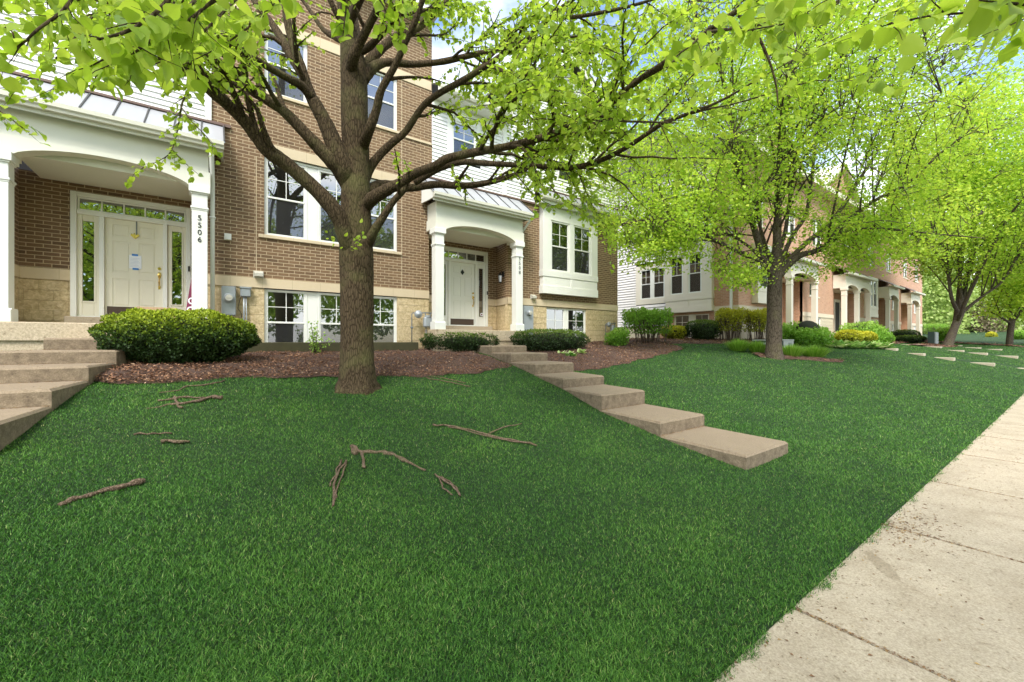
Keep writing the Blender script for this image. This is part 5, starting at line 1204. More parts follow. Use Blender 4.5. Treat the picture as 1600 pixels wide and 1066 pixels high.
root([([(540, 722), (530, 738), (523, 760), (521, 796)], .014, .012), ([(533, 722), (524, 745), (515, 765)], .013, .008), ([(543, 724), (535, 745), (524, 770), (522, 790)], .010, .010)], 'bundle of thin root strands running towards the viewer, centre left of the lawn')
root([([(680, 744), (695, 754), (708, 764), (718, 778)], .013, .012), ([(685, 750), (692, 765), (707, 778)], .010, .010), ([(690, 748), (704, 757), (716, 770)], .010, .008)], 'split splintered root end right of the knobbly root')
root([([(668, 594), (690, 596), (715, 602), (735, 606)], .012, .012), ([(665, 591), (690, 591), (728, 601)], .012, .010), ([(690, 588), (700, 585)], .01, .006)], 'pair of thin roots on the lawn edge right of the main trunk')
root([([(610, 586), (628, 581), (650, 583)], .02, .014)], 'short root lump at the mulch edge just right of the main trunk')
root([([(318, 572), (332, 580), (345, 588)], .03, .02), ([(330, 575), (350, 583)], .015, .01)], 'broken piece of wood lying on the mulch below the clipped yew bush', 'wood', 'wood_piece')
root([([(395, 592), (420, 591), (440, 593)], .012, .012)], 'straight pale root along the mulch edge left of the main trunk')
# ================================================================ trees
def spline(pts, n=5):
    P = [Vector(p) for p in pts]; out = []
    for i in range(len(P) - 1):
        p0 = P[max(i - 1, 0)]; p1 = P[i]; p2 = P[i + 1]; p3 = P[min(i + 2, len(P) - 1)]
        for k in range(n):
            t = k / n; out.append(.5 * ((2 * p1) + (p2 - p0) * t + (2 * p0 - 5 * p1 + 4 * p2 - p3) * t * t + (3 * p1 - p0 - 3 * p2 + p3) * t ** 3))
    out.append(P[-1]); return out
def srad(r, n):
    o = []
    for i in range(len(r) - 1):
        for k in range(n): o.append(r[i] + (r[i + 1] - r[i]) * k / n)
    o.append(r[-1]); return o
def rvec(s=1.0): return Vector(rng.normal(0, s, 3))
class Tree:
    def __init__(s, allow, sides=(12, 6, 4)): s.b = MB(); s.limbs = []; s.tw = []; s.allow = allow; s.sides = sides; s.L = []
    def limb(s, pts, rad, sides=None, n=4, jit=0.0):
        P = spline(pts, n); R = srad(rad, n)
        if jit: R = [r * (1 + rng.normal(0, jit)) for r in R]
        s.b.tube(P, R, sides or s.sides[0], cap=True); s.limbs.append((P, R)); return P, R
    def side(s, P, R, spacing, length, start=.25, droop=-.05, up=.25, r0=.3, store=None, nseg=6, sides=None, acc=None):
        """side branches springing from a limb"""
        out = []; d = 0; tot = sum((P[i + 1] - P[i]).length for i in range(len(P) - 1)); nxt = tot * start; side = 1
        for i in range(len(P) - 1):
            seg = (P[i + 1] - P[i]); l = seg.length
            while nxt < d + l:
                u = (nxt - d) / max(l, 1e-6); p = P[i].lerp(P[i + 1], u); r = R[i] * (1 - u) + R[i + 1] * u
                dr = seg.normalized(); perp = dr.cross(Vector((0, 0, 1)));
                if perp.length < .1: perp = Vector((rng.normal(), rng.normal(), 0))
                perp.normalize(); side = -side
                v = (dr * .75 + perp * side * rng.uniform(.4, 1.0) + Vector((0, 0, up)) + rvec(.25)).normalized()
                L = length * rng.uniform(.5, 1.15); q = [p]; c = p.copy()
                for k in range(nseg): v = (v + rvec(.16) + Vector((0, 0, droop))).normalized(); c = c + v * (L / nseg); q.append(c.copy())
                mid = q[len(q) // 2]; end = q[-1]
                if (acc or s.allow)(mid) and (acc or s.allow)(end):
                    rr = max(.0035, min(r * .55, r0)); rad = [rr * (1 - .8 * k / nseg) for k in range(nseg + 1)]
                    s.b.tube(q, rad, sides or s.sides[1], cap=False); out.append((q, rad))
                nxt += spacing * rng.uniform(.6, 1.4)
            d += l
        return out
    def leafy(s, q, spacing, spread=.05, start=.1):
        for i in range(len(q) - 1):
            seg = q[i + 1] - q[i]; n = max(1, int(round(seg.length / spacing)))
            dr = seg.normalized()
            for k in range(n):
                p = q[i].lerp(q[i + 1], (k + rng.random()) / n)
                s.L.append((p.x, p.y, p.z, dr.x, dr.y, dr.z))
# how thickly the near tree's foliage hangs, read off the photograph in 100 x 50 pixel cells
DENS = np.array([
 [1.0, 1., 1., .8, .50, .40, .65, .85, .90, .90, .60, .7, .7, .6, .6, .8],
 [1.0, 1., 1., .7, .35, .30, .65, .90, .95, .85, .60, .6, .5, .4, .4, .5],
 [1.0, .9, .9, .7, .30, .12, .42, .90, .95, .90, .6, .5, .4, .3, .3, .4],
 [.80, .45, .4, .25, .10, .05, .30, .80, .95, .95, .5, .35, .25, .2, .1, .2],
 [.35, .05, .35, .2, .03, .00, .08, .60, .95, .95, .4, .2, .1, .05, .0, .1],
 [.00, .00, .30, .1, .00, .00, .05, .45, .90, .90, .3, .1, .0, .0, .0, .0],
 [.00, .00, .00, .0, .00, .02, .03, .08, .50, .75, .2, .0, .0, .0, .0, .0],
 [.00, .00, .00, .0, .00, .02, .0, .0, .10, .45, .1, .0, .0, .0, .0, .0]])
def allow1(p):
    x, y, D = proj([p.x, p.y, p.z])
    if D < .75: return False
    if D < 2.3 and y > 170: return False
    if y < -15 or x < -30 or x > 1630: return rng.random() < .35
    if y >= 400: return False
    return rng.random() < DENS[min(7, int(max(y, 0) // 50)), min(15, int(max(x, 0) // 100))] ** .8
t1 = pg(557, 609); D1 = CC * t1.x + SS * t1.y
tree = empty('linden_tree', t1, 'big linden tree with spreading dark limbs on the lawn before the brown building', 'tree')
T = Tree(allow1)
def PX(*a): return [at_depth(x, y, d * D1 / 6.7) for x, y, d in a]
k1 = D1 / FC
def tz(x): return 1 / math.sqrt(1 + ((x - 800) / FC) ** 2)
def rp(*w): return [x / 2 * k1 for x in w]
# trunk, flared at the foot
tp = PX((557, 622, 6.7), (557, 606, 6.7), (558, 590, 6.7), (558, 540, 6.7), (558, 450, 6.7), (557, 400, 6.7), (556, 350, 6.7), (556, 300, 6.7), (556, 240, 6.7), (554, 180, 6.7), (553, 120, 6.75), (548, 60, 6.8), (541, 0, 6.85), (536, -60, 6.9), (530, -160, 7.0), (535, -280, 7.1), (545, -420, 7.2))
T.limb(tp, [.95 * r for r in rp(72, 64, 57, 52, 52, 53, 50, 45, 42, 42, 42, 34, 29, 27, 22, 15, 5)], 24, n=5, jit=.012)
def flare(v):
    h = max(0, v[2] - t1.z); dx_, dy_ = v[0] - t1.x, v[1] - t1.y; a_ = math.atan2(dy_, dx_); m_ = 1 + math.exp(-h / .13) * (.06 + .30 * max(0, math.cos(5 * a_ + .7)) ** 2) if h < .8 else 1
    return (t1.x + dx_ * m_, t1.y + dy_ * m_, v[2])
T.b.v = [flare(v) for v in T.b.v]
main = []
def ML(pts, w):
    pts = [(pts[0][0], pts[0][1], max(pts[0][2], 6.74) if w[0] > 9 and pts[0][2] > 6.4 else pts[0][2])] + pts[1:]; w = [w[0] * .8] + w[1:]
    main.append(T.limb(PX(*pts), [r * p_[2] / 6.7 * (.98 - .2 * min(1, k_ / 4)) for k_, (r, p_) in enumerate(zip(rp(*w), pts))], 12, n=5, jit=.03))
ML([(556, 412, 6.62), (545, 385, 6.55), (531, 343, 6.4), (511, 314, 6.3), (483, 286, 6.2), (445, 254, 6.05), (417, 233, 5.9), (385, 192, 5.7), (355, 163, 5.5), (334, 146, 5.35), (308, 120, 5.2), (282, 85, 5.0), (262, 55, 4.85), (250, 10, 4.7), (238, -60, 4.5)], [26, 28, 29, 29, 29, 29, 28, 25, 23, 21, 18, 16, 14, 12, 9])
ML([(545, 290, 6.6), (525, 258, 6.5), (500, 232, 6.4), (480, 211, 6.3), (446, 176, 6.2), (415, 155, 6.1), (384, 135, 6.0), (345, 100, 5.8), (316, 75, 5.7), (294, 57, 5.6), (260, 28, 5.5), (205, 4, 5.4), (150, -20, 5.3)], [30, 26, 24, 23, 20, 18, 17, 15, 14, 13, 11, 9, 6])
ML([(548, 300, 6.6), (540, 268, 6.55), (527, 238, 6.5), (512, 200, 6.45), (497, 170, 6.4), (484, 146, 6.4), (470, 102, 6.4), (456, 62, 6.4), (447, 20, 6.4), (440, -60, 6.4), (425, -160, 6.3)], [30, 31, 31, 29, 26, 22, 18, 15, 14, 12, 7])
ML([(478, 125, 6.4), (458, 92, 6.5), (441, 62, 6.6), (424, 35, 6.7), (402, 8, 6.8), (375, -40, 6.9)], [17, 16, 15, 13, 12, 9])
ML([(487, 152, 6.35), (470, 133, 6.2), (452, 123, 6.0), (413, 101, 5.7), (378, 78, 5.4), (350, 64, 5.2), (309, 38, 5.0), (255, 12, 4.8), (200, -20, 4.6)], [16, 15, 14, 13, 12, 11, 10, 9, 7])
ML([(548, 255, 6.75), (530, 210, 6.9), (510, 150, 7.1), (500, 100, 7.2)], [22, 20, 12, 8]) if False else None
ML([(572, 392, 6.6), (584, 362, 6.55), (597, 341, 6.5), (615, 314, 6.45), (631, 296, 6.4), (637, 278, 6.4)], [20, 15, 13, 12, 12, 9])
ML([(570, 325, 6.6), (582, 310, 6.55), (605, 296, 6.45), (626, 286, 6.4), (648, 271, 6.3), (680, 259, 6.1), (700, 247, 6.0), (746, 237, 5.8), (800, 227, 5.5), (855, 212, 5.25), (893, 195, 5.0), (932, 177, 4.8), (964, 152, 4.6), (1002, 122, 4.35), (1040, 97, 4.1), (1070, 73, 3.9), (1102, 52, 3.7), (1150, 18, 3.4), (1200, -10, 3.1), (1280, -50, 2.8)], [24, 22, 21, 20, 18, 17, 17, 16, 15, 14, 13, 13, 12, 12, 12, 11, 11, 11, 10, 8])
ML([(572, 300, 6.8), (590, 292, 7.0), (615, 290, 7.2), (643, 293, 7.3), (680, 288, 7.4), (720, 290, 7.4), (762, 285, 7.5), (815, 268, 7.5), (835, 245, 7.6), (858, 231, 7.6), (880, 200, 7.7)], [26, 22, 18, 15, 14, 13, 12, 10, 9, 8, 4])
ML([(648, 285, 6.9), (683, 264, 6.8), (721, 253, 6.6), (760, 255, 6.4), (797, 257, 6.2), (853, 260, 5.9), (893, 262, 5.7), (939, 250, 5.5), (979, 230, 5.2), (1015, 206, 5.0), (1042, 190, 4.8), (1120, 160, 4.4), (1190, 120, 4.1)], [13, 12, 11, 11, 10, 10, 10, 10, 9, 9, 8, 5, 3])
ML([(568, 290, 6.8), (578, 262, 6.85), (595, 240, 6.9), (614, 222, 6.9), (634, 205, 6.9), (659, 168, 6.8), (684, 147, 6.7), (722, 126, 6.6), (762, 101, 6.4), (792, 81, 6.3), (818, 65, 6.2), (840, 45, 6.0), (865, 22, 5.9), (898, -4, 5.7), (950, -50, 5.5)], [18, 16, 15, 14, 13, 12, 12, 12, 11, 11, 10, 9, 9, 8, 6])
ML([(564, 235, 6.5), (576, 205, 6.4), (588, 172, 6.3), (596, 140, 6.2), (618, 101, 6.1), (633, 66, 6.0), (648, 35, 5.9), (661, -2, 5.8), (685, -60, 5.6)], [22, 17, 15, 14, 13, 12, 12, 11, 9])
ML([(568, 125, 6.8), (578, 110, 6.9), (592, 100, 7.0), (610, 97, 7.1), (640, 100, 7.2), (665, 99, 7.3), (697, 95, 7.4), (740, 85, 7.5), (780, 77, 7.6), (815, 69, 7.7), (855, 76, 7.9), (919, 82, 8.1), (980, 70, 8.3)], [20, 18, 16, 14, 13, 12, 12, 11, 10, 9, 7, 6, 3])
ML([(562, 112, 6.9), (578, 94, 7.0), (600, 72, 7.1), (628, 52, 7.2), (654, 42, 7.3), (684, 15, 7.4), (710, -10, 7.5), (760, -60, 7.7)], [18, 17, 15, 14, 14, 13, 11, 8])
ML([(546, 122, 6.55), (552, 92, 6.45), (561, 70, 6.35), (574, 44, 6.2), (590, 14, 6.0), (604, -20, 5.9), (630, -90, 5.7)], [20, 18, 16, 15, 14, 12, 9])
ML([(564, 82, 6.7), (580, 70, 6.6), (603, 46, 6.4), (628, 20, 6.2), (650, -6, 6.0), (700, -60, 5.6)], [12, 12, 11, 10, 9, 6])
ML([(545, 70, 6.9), (528, 60, 7.0), (510, 50, 7.1), (499, 38, 7.15), (480, 10, 7.3), (450, -30, 7.5)], [12, 11, 9, 8, 7, 5])
ML([(540, 40, 6.8), (528, 24, 6.7), (516, 0, 6.6), (500, -40, 6.5)], [11, 10, 9, 7])
ML([(817, 66, 6.2), (850, 60, 6.0), (890, 58, 5.7), (920, 52, 5.5)], [6, 5, 4, 2])
ML([(862, 25, 5.9), (900, 26, 5.6), (960, 15, 5.2), (1010, 2, 4.9), (1070, -20, 4.6)], [7, 6, 6, 5, 4])
ML([(763, 101, 6.4), (800, 118, 6.2), (850, 145, 5.9), (905, 175, 5.5)], [7, 6, 5, 3])
ML([(932, 178, 4.8), (965, 188, 4.5), (1010, 190, 4.2), (1060, 192, 3.9)], [5, 4, 3.5, 2])
ML([(1103, 50, 3.7), (1140, 45, 3.3), (1190, 38, 3.0), (1250, 30, 2.7), (1310, 5, 2.4)], [6, 5, 5, 4, 3])
ML([(1150, 20, 3.4), (1180, 50, 3.3), (1200, 90, 3.3), (1212, 130, 3.3), (1216, 165, 3.3)], [6, 5, 4, 3.5, 2])
# limbs that reach over the viewer, outside the frame at the top
ML([(545, 40, 6.6), (600, -80, 5.2), (720, -260, 3.8), (900, -500, 2.8)], [16, 13, 10, 6])
ML([(540, 0, 6.5), (450, -120, 5.0), (320, -330, 3.6), (150, -600, 2.6)], [16, 13, 10, 6])
ML([(262, 40, 4.8), (190, 10, 3.8), (100, -20, 3.0), (-20, -60, 2.4)], [9, 7, 6, 4])
sec = []
for P, R in main:
    tot = sum((P[i + 1] - P[i]).length for i in range(len(P) - 1))
    sec += T.side(P, R, .15, min(1.9, .45 + tot * .28), start=.30 if R[0] > .05 else .1, droop=-.03)
ter = []
for q, r in sec: ter += T.side(q, r, .105, .66, start=.12, droop=-.09, up=.05, nseg=4, sides=4)
for q, r in sec: T.leafy(q[2:], .05)
for q, r in ter: T.leafy(q, .033)
# sprays that hang close to the viewer
def spray(pts, w, spacing=.16, ln=.38, dens=.05, sub=True):
    P, R = T.limb([at_depth(*p) for p in pts], [x for x in w], 6, n=4)
    T.leafy(P[2:], dens); ok = lambda p: True
    for q, r in T.side(P, R, spacing, ln, start=.1, droop=-.10, up=.0, nseg=4, sides=4, acc=ok): T.leafy(q, dens * .9)
spray([(330, -120, 2.1), (270, -10, 1.9), (215, 40, 1.75), (160, 60, 1.65), (105, 70, 1.6)], [.012, .010, .007, .005, .003], ln=.24)
spray([(300, -60, 2.2), (262, 20, 1.95), (240, 55, 1.85), (205, 85, 1.75)], [.010, .008, .005, .002], ln=.2)
spray([(150, -80, 2.2), (108, 5, 2.1), (60, 45, 2.0), (25, 75, 1.95), (-30, 100, 1.9)], [.010, .008, .006, .005, .003], ln=.25)
for q_ in range(10):
    x_, y_, d_ = rng.uniform(-20, 340), rng.uniform(-10, 120), rng.uniform(1.9, 3.4); a_ = rng.uniform(-.6, .9)
    spray([(x_ + 130 * math.cos(a_), y_ - 90, d_ + .2), (x_ + 60 * math.cos(a_), y_ - 35, d_), (x_, y_, d_), (x_ - 50, y_ + 22, d_)], [.009, .007, .004, .002], ln=.28, spacing=.11)
spray([(-60, 60, 2.2), (10, 45, 2.3), (22, 60, 2.3)], [.01, .006, .003], ln=.22)
spray([(480, -60, 2.6), (430, 5, 2.5), (400, 25, 2.4)], [.008, .005, .002], ln=.25)
spray([(550, -60, 2.6), (540, 20, 2.6), (535, 62, 2.6)], [.007, .005, .002], ln=.16)
spray([(560, -40, 2.9), (600, 10, 2.9), (596, 40, 2.9)], [.007, .005, .002], ln=.2)
spray([(640, -60, 3.1), (625, 30, 3.0), (622, 68, 3.0)], [.007, .005, .002], ln=.14)
spray([(1720, 20, 1.25), (1640, 10, 1.2), (1580, 5, 1.15), (1530, 0, 1.1)], [.008, .006, .004, .002], ln=.18)
spray([(1700, -60, 1.9), (1600, -10, 1.9), (1540, 15, 1.85), (1450, 25, 1.8), (1380, 40, 1.75)], [.010, .008, .006, .004, .002], ln=.28)
spray([(1750, 90, 2.0), (1660, 30, 2.1), (1600, 25, 2.1), (1540, 40, 2.1)], [.010, .008, .005, .003], ln=.28)
spray([(1310, 0, 2.5), (1270, 24, 2.5), (1235, 35, 2.4), (1180, 45, 2.3), (1150, 50, 2.3)], [.008, .006, .005, .004, .002], ln=.28)
spray([(1110, 40, 2.9), (1080, 70, 2.6), (1060, 85, 2.5), (1040, 110, 2.4)], [.008, .006, .004, .002], ln=.2)
spray([(300, 128, 4.8), (285, 160, 4.7), (280, 190, 4.7), (268, 235, 4.6), (246, 252, 4.6), (222, 262, 4.6)], [.012, .010, .008, .006, .004, .002], ln=.3, spacing=.12)
spray([(282, 165, 4.7), (300, 190, 4.6), (320, 210, 4.6), (336, 232, 4.6)], [.007, .006, .004, .002], ln=.3, spacing=.12)
spray([(268, 232, 4.6), (290, 255, 4.6), (310, 272, 4.6)], [.005, .004, .002], ln=.2, spacing=.12)
spray([(-40, 150, 3.4), (10, 180, 3.4), (35, 200, 3.4)], [.010, .006, .003], ln=.3, spacing=.1)
spray([(640, 275, 6.3), (636, 262, 6.2), (632, 248, 6.2)], [.006, .004, .002], ln=.22, spacing=.1)
for (x, y) in ((556, 378), (565, 366), (548, 385), (520, 370)):
    for k in range(7): p = at_depth(x + rng.normal(0, 7), y + rng.normal(0, 7), 6.25 * D1 / 6.7 + rng.normal(0, .03)); T.L.append((*p, 0, 0, 1))
spray([(1030, 190, 4.2), (1050, 230, 4.1), (1070, 250, 4.1)], [.006, .004, .002], ln=.3)
spray([(860, 290, 5.4), (880, 312, 5.3), (900, 322, 5.2), (915, 332, 5.2)], [.008, .006, .004, .002], ln=.35, spacing=.1)
spray([(700, 250, 6.0), (712, 275, 5.9), (716, 292, 5.9)], [.006, .004, .002], ln=.16, spacing=.12)
spray([(900, 262, 5.8), (925, 320, 5.6), (945, 355, 5.6), (950, 385, 5.6)], [.009, .007, .004, .002], ln=.5, spacing=.09)
spray([(880, 262, 6.2), (905, 300, 6.2), (930, 330, 6.2), (965, 350, 6.2)], [.009, .007, .004, .002], ln=.5, spacing=.09)
spray([(800, 262, 6.0), (830, 300, 5.8), (862, 320, 5.7), (880, 318, 5.7)], [.008, .006, .004, .002], ln=.25, spacing=.12)
# high crown above the frame: shades the lawn
for k in range(520):
    a = rng.uniform(0, 2 * np.pi); r = 6.2 * rng.random() ** .5; h = rng.uniform(4.6, 9.0) * (1 - .25 * (r / 6.2) ** 2)
    c = Vector((t1.x + r * math.cos(a), t1.y + r * math.sin(a), h)); x, y, D = proj([c.x, c.y, c.z])
    if D > .3 and y > -90 and -100 < x < 1700: continue
    v = rvec(.5); T.b.tube([c - v * .7, c + v * .7], [.012, .004], 4, cap=False)
    for m_ in range(26): p = c + rvec(.32); T.L.append((*p, *rvec(1)))
trunk = T.b.build('trunk', M['bark'], tree, smooth=True)
L = np.array(T.L); n = len(L); print('tree1 leaves', n, 'branch verts', len(T.b.v))
A = norm(L[:, 3:6] * .35 + rng.normal(0, .55, (n, 3)) + np.array([0, 0, -.55])); Nn = rng.normal(0, .55, (n, 3)) + np.array([0, 0, 1.0])
_, _, LD = proj(L[:, :3])
size = rng.uniform(.045, .092, n) * np.where(LD < 3.2, 1.0, .80)
leaves('crown', L[:, :3] + A * .012, A, Nn, size, LEAFR, M['leaf'], tree, np.clip(rng.normal(.5, .22, n), 0, 1))
# ---------------------------------------------------------------- the other trees
def crown_tree(base_px, D_trunk_w, limbs, crown, ncl, allow, label, name='linden_tree', per=11, cl_r=.34, leaf=.085, mat='leaf2', tw=None, seed=3, barkm='bark2', lean=None, extra=70, group=None, more=()):
    g = pg(*base_px); D0 = CC * g.x + SS * g.y; kk = D0 / FC
    t = empty(name, g, label, 'tree', group); T = Tree(allow, (10, 5, 4))
    for pts, w_ in limbs: T.limb([at_depth(x, y, D0 + d) for x, y, d in pts], [q / 2 * kk * tz(p_[0]) * .98 for q, p_ in zip(w_, pts)], 10, n=4, jit=.02)
    ends = [p for P, R in T.limbs for p in P[len(P) // 3:]]; radii = [r for P, R in T.limbs for r in R[len(P) // 3:]]
    E_ = np.array([tuple(e) for e in ends])
    pts = []; tries = 0; blobs = [(1.0, crown)] + list(more)
    while len(pts) < ncl and tries < ncl * 12:
        tries += 1; u = rng.normal(0, 1, 3); u /= np.linalg.norm(u); r = rng.random() ** .42
        (cx, cy, cd), (rw, rh, rd) = blobs[0][1] if rng.random() < 1 - .34 * (len(blobs) > 1) else blobs[rng.integers(1, len(blobs))][1]
        C = at_depth(cx, cy, D0 + cd); p = Vector((C.x + u[0] * r * rw, C.y + u[1] * r * rd, C.z + u[2] * r * rh))
        if p.z < g.z + .9: continue
        if allow(p): pts.append(p)
    # main boughs to a sample of clusters
    used = np.zeros(len(E_))
    for p in [pts[i] for i in rng.integers(0, len(pts), extra)]:
        d = np.linalg.norm(E_ - np.array(tuple(p)), axis=1) + used; j = int(np.argmin(d + rng.uniform(0, .8, len(d)))); e = ends[j]; used[max(0, j - 1):j + 2] += 1.0
        if p.z < e.z - .8: continue
        m_ = e.lerp(p, .5) + Vector((0, 0, .12 * (p - e).length)) + rvec(.08); r0 = min(radii[j] * .5, .012 + .009 * (p - e).length)
        T.limb([e, m_, p], [r0, r0 * .6, .006], 5, n=4)
    ends = [p for P, R in T.limbs for p in P[2:]]; E_ = np.array([tuple(e) for e in ends])
    PT = np.array([tuple(p) for p in pts])
    used = np.zeros(len(E_))
    for p in pts[:: 2]:
        d = np.linalg.norm(E_ - np.array(tuple(p)), axis=1) + used; j = int(np.argmin(d)); e = ends[j]; used[j] += .22
        if (p - e).length > 2.2: continue
        T.b.tube([e, e.lerp(p, .5) + rvec(.07) + Vector((0, 0, .05)), p], [.010 + .003 * (p - e).length, .007, .004], 4, cap=False)
    T.b.build('trunk', M[barkm], t, smooth=True)
    n = len(PT) * per; P = np.repeat(PT, per, 0) + rng.normal(0, cl_r, (n, 3)) * np.array([1, 1, .42]); 
    A = norm(rng.normal(0, .6, (n, 3)) + np.array([0, 0, -.35])); Nn = rng.normal(0, .5, (n, 3)) + np.array([0, 0, 1.0])
    v = np.clip(np.repeat(rng.normal(.5, .16, len(PT)), per) + rng.normal(0, .14, n), 0, 1)
    leaves('crown', P, A, Nn, leaf * rng.uniform(.65, 1.25, n), LEAF4, M[mat], t, v); return t
def lower(pts):
    xs_ = [p[0] for p in pts]; ys_ = [p[1] for p in pts]
    return lambda x: np.interp(x, xs_, ys_)
low2 = lower([(860, 270), (900, 290), (930, 330), (960, 400), (1000, 425), (1050, 430), (1100, 400), (1130, 440), (1180, 462), (1198, 430), (1205, 395), (1222, 420), (1240, 440), (1280, 435), (1300, 415), (1340, 435), (1400, 425), (1470, 430), (1600, 430)])
def allow2(p):
    x, y, D = proj([p.x, p.y, p.z])
    if y > low2(x) + rng.normal(0, 5) or x < 870 or D < 3: return False
    if x < 1000 and rng.random() < .35: return False
    if y < -120: return rng.random() < .3
    # open pockets around the fork where the branches and the building show through
    q = ((x - 1225) / 70) ** 2 + ((y - 385) / 48) ** 2
    if q < 1: return rng.random() < .10
    q = ((x - 1320) / 75) ** 2 + ((y - 285) / 55) ** 2
    if q < 1: return rng.random() < .45
    q = ((x - 1140) / 40) ** 2 + ((y - 385) / 40) ** 2
    if q < 1: return rng.random() < .4
    if y > 400: return rng.random() < .55
    return True
L2 = [([(1209, 570, 0), (1209, 558, 0), (1209, 545, 0), (1210, 500, 0), (1210, 460, 0), (1211, 435, 0), (1213, 410, .05), (1214, 380, .1), (1215, 340, .15), (1216, 280, .2), (1222, 220, .2), (1228, 150, .2), (1235, 60, .2), (1245, -40, .2)], [42, 34, 29, 25, 24.5, 25, 19, 15, 14, 12, 10, 8, 6, 3]),
      ([(1210, 436, 0), (1200, 415, -.05), (1190, 395, -.1), (1181, 365, -.15), (1172, 335, -.2), (1160, 290, -.3), (1150, 230, -.4), (1135, 150, -.5), (1120, 60, -.6)], [15, 13, 12, 11, 9, 8, 7, 6, 4]),
      ([(1207, 425, .1), (1203, 405, .2), (1196, 385, .3), (1187, 350, .5), (1183, 300, .7), (1180, 230, 1)], [10, 9, 8, 7, 6, 4]),
      ([(1207, 432, 0), (1196, 418, -.2), (1183, 406, -.4), (1162, 397, -.7), (1139, 386, -1.0), (1112, 372, -1.3), (1088, 356, -1.6), (1060, 345, -1.9), (1020, 342, -2.2), (970, 350, -2.6)], [9, 8, 7, 6.5, 6, 5.5, 5, 4, 3, 1.5]),
      ([(1190, 405, .3), (1176, 390, .5), (1160, 378, .8), (1130, 362, 1.2), (1080, 348, 1.6), (1030, 320, 2)], [6, 5.5, 5, 4, 3, 2]),
      ([(1213, 438, 0), (1222, 425, 0), (1236, 410, -.05), (1252, 398, -.1), (1268, 394, -.15), (1287, 386, -.2), (1303, 368, -.3), (1318, 350, -.4), (1335, 336, -.5), (1375, 308, -.8), (1420, 285, -1.1), (1465, 243, -1.5), (1520, 200, -2)], [14, 13, 12, 11, 10, 9.5, 9, 8, 7, 6, 5, 4, 2]),
      ([(1216, 430, .1), (1228, 412, .15), (1243, 395, .2), (1265, 375, .3), (1290, 355, .4), (1315, 325, .5), (1340, 285, .6), (1357, 258, .7), (1372, 233, .8), (1400, 180, 1)], [11, 10, 9.5, 9, 8.5, 8, 7, 6, 5, 3]),
      ([(1220, 412, .2), (1230, 385, .4), (1242, 362, .6), (1258, 338, .8), (1266, 300, 1), (1270, 262, 1.1), (1276, 220, 1.2), (1290, 150, 1.3)], [9, 8, 7.5, 7, 6.5, 6, 5, 3]),
      ([(1216, 400, .3), (1227, 360, .4), (1233, 320, .5), (1238, 285, .6), (1240, 240, .7)], [8, 7, 6, 5, 3]),
      ([(1305, 366, -.3), (1330, 358, -.6), (1380, 357, -1), (1430, 362, -1.4), (1470, 366, -1.8), (1540, 372, -2.3)], [5, 4.5, 4, 3.5, 3, 1.5]),
      ([(1290, 384, -.2), (1325, 366, .1), (1360, 374, .4), (1400, 378, .7), (1435, 388, 1)], [5, 4, 3.5, 3, 1.5])]
crown_tree((1209, 559), 25, L2, ((1235, 150, .0), (6.2, 5.2, 5.2)), 9600, allow2, 'second linden tree with a many-limbed fork, before the pink building', per=12, cl_r=.19, leaf=.088, extra=240, more=[(1, ((975, 240, -1.0), (2.4, 2.6, 2.2))), (1, ((1070, 330, -1.2), (2.6, 1.5, 2.2))), (1, ((1010, 370, -1.6), (1.6, 1.2, 1.5))), (1, ((1165, 420, -.6), (1.3, .8, 1.2))), (1, ((1270, 400, .6), (2.2, .9, 2.0))), (1, ((1380, 350, -.6), (2.6, 1.6, 2.2)))])
low3 = lower([(1380, 380), (1400, 440), (1440, 470), (1480, 480), (1500, 478), (1540, 495), (1600, 490)])
def allow3(p):
    x, y, D = proj([p.x, p.y, p.z]); return y < low3(x) + rng.normal(0, 4) and x > 1385 and (y > -200)
L3 = [([(1477, 552, 0), (1480, 541, 0), (1484, 530, 0), (1492, 510, 0), (1498, 495, 0), (1502, 484, 0)], [26, 20, 17, 15, 15, 16]),
      ([(1500, 492, 0), (1493, 480, 0), (1487, 465, -.1), (1483, 440, -.2), (1478, 400, -.3), (1470, 330, -.5), (1450, 260, -1)], [9, 8, 7, 6, 5, 4, 2]),
      ([(1502, 488, 0), (1503, 470, .2), (1500, 440, .4), (1505, 380, .5), (1510, 300, .6), (1520, 200, .8)], [8, 7, 6.5, 6, 4, 2]),
      ([(1503, 488, 0), (1513, 480, -.2), (1525, 470, -.4), (1543, 457, -.7), (1565, 440, -1), (1590, 400, -1.5), (1620, 340, -2)], [8, 7, 6, 5, 5, 4, 3])]
crown_tree((1480, 541), 18, L3, ((1530, 290, 0), (7.0, 6.2, 5.5)), 7800, allow3, 'bright green leaning linden tree on the far lawn to the right', per=11, cl_r=.27, leaf=.13, extra=120)
low4 = lower([(1540, 490), (1560, 500), (1600, 505)])
def allow4(p):
    x, y, D = proj([p.x, p.y, p.z]); return y < low4(x) + rng.normal(0, 3) and x > 1535 and y > 250
L4 = [([(1576, 548, 0), (1577, 540, 0), (1578, 525, 0), (1580, 508, 0), (1581, 500, 0)], [18, 13, 12, 12, 12]),
      ([(1580, 505, 0), (1568, 498, 0), (1555, 490, .2), (1543, 485, .3)], [6, 5, 4, 2]), ([(1580, 503, 0), (1578, 480, .2), (1572, 450, .3), (1565, 420, .5)], [7, 6, 5, 3]),
      ([(1582, 503, 0), (1594, 488, -.2), (1606, 470, -.4), (1625, 440, -.6)], [7, 6, 5, 3])]
crown_tree((1577, 539), 12, L4, ((1590, 415, 0), (4.6, 4.0, 4.0)), 1600, allow4, 'smallest far linden tree at the right edge of the photo', per=12, cl_r=.30, leaf=.18, extra=24)
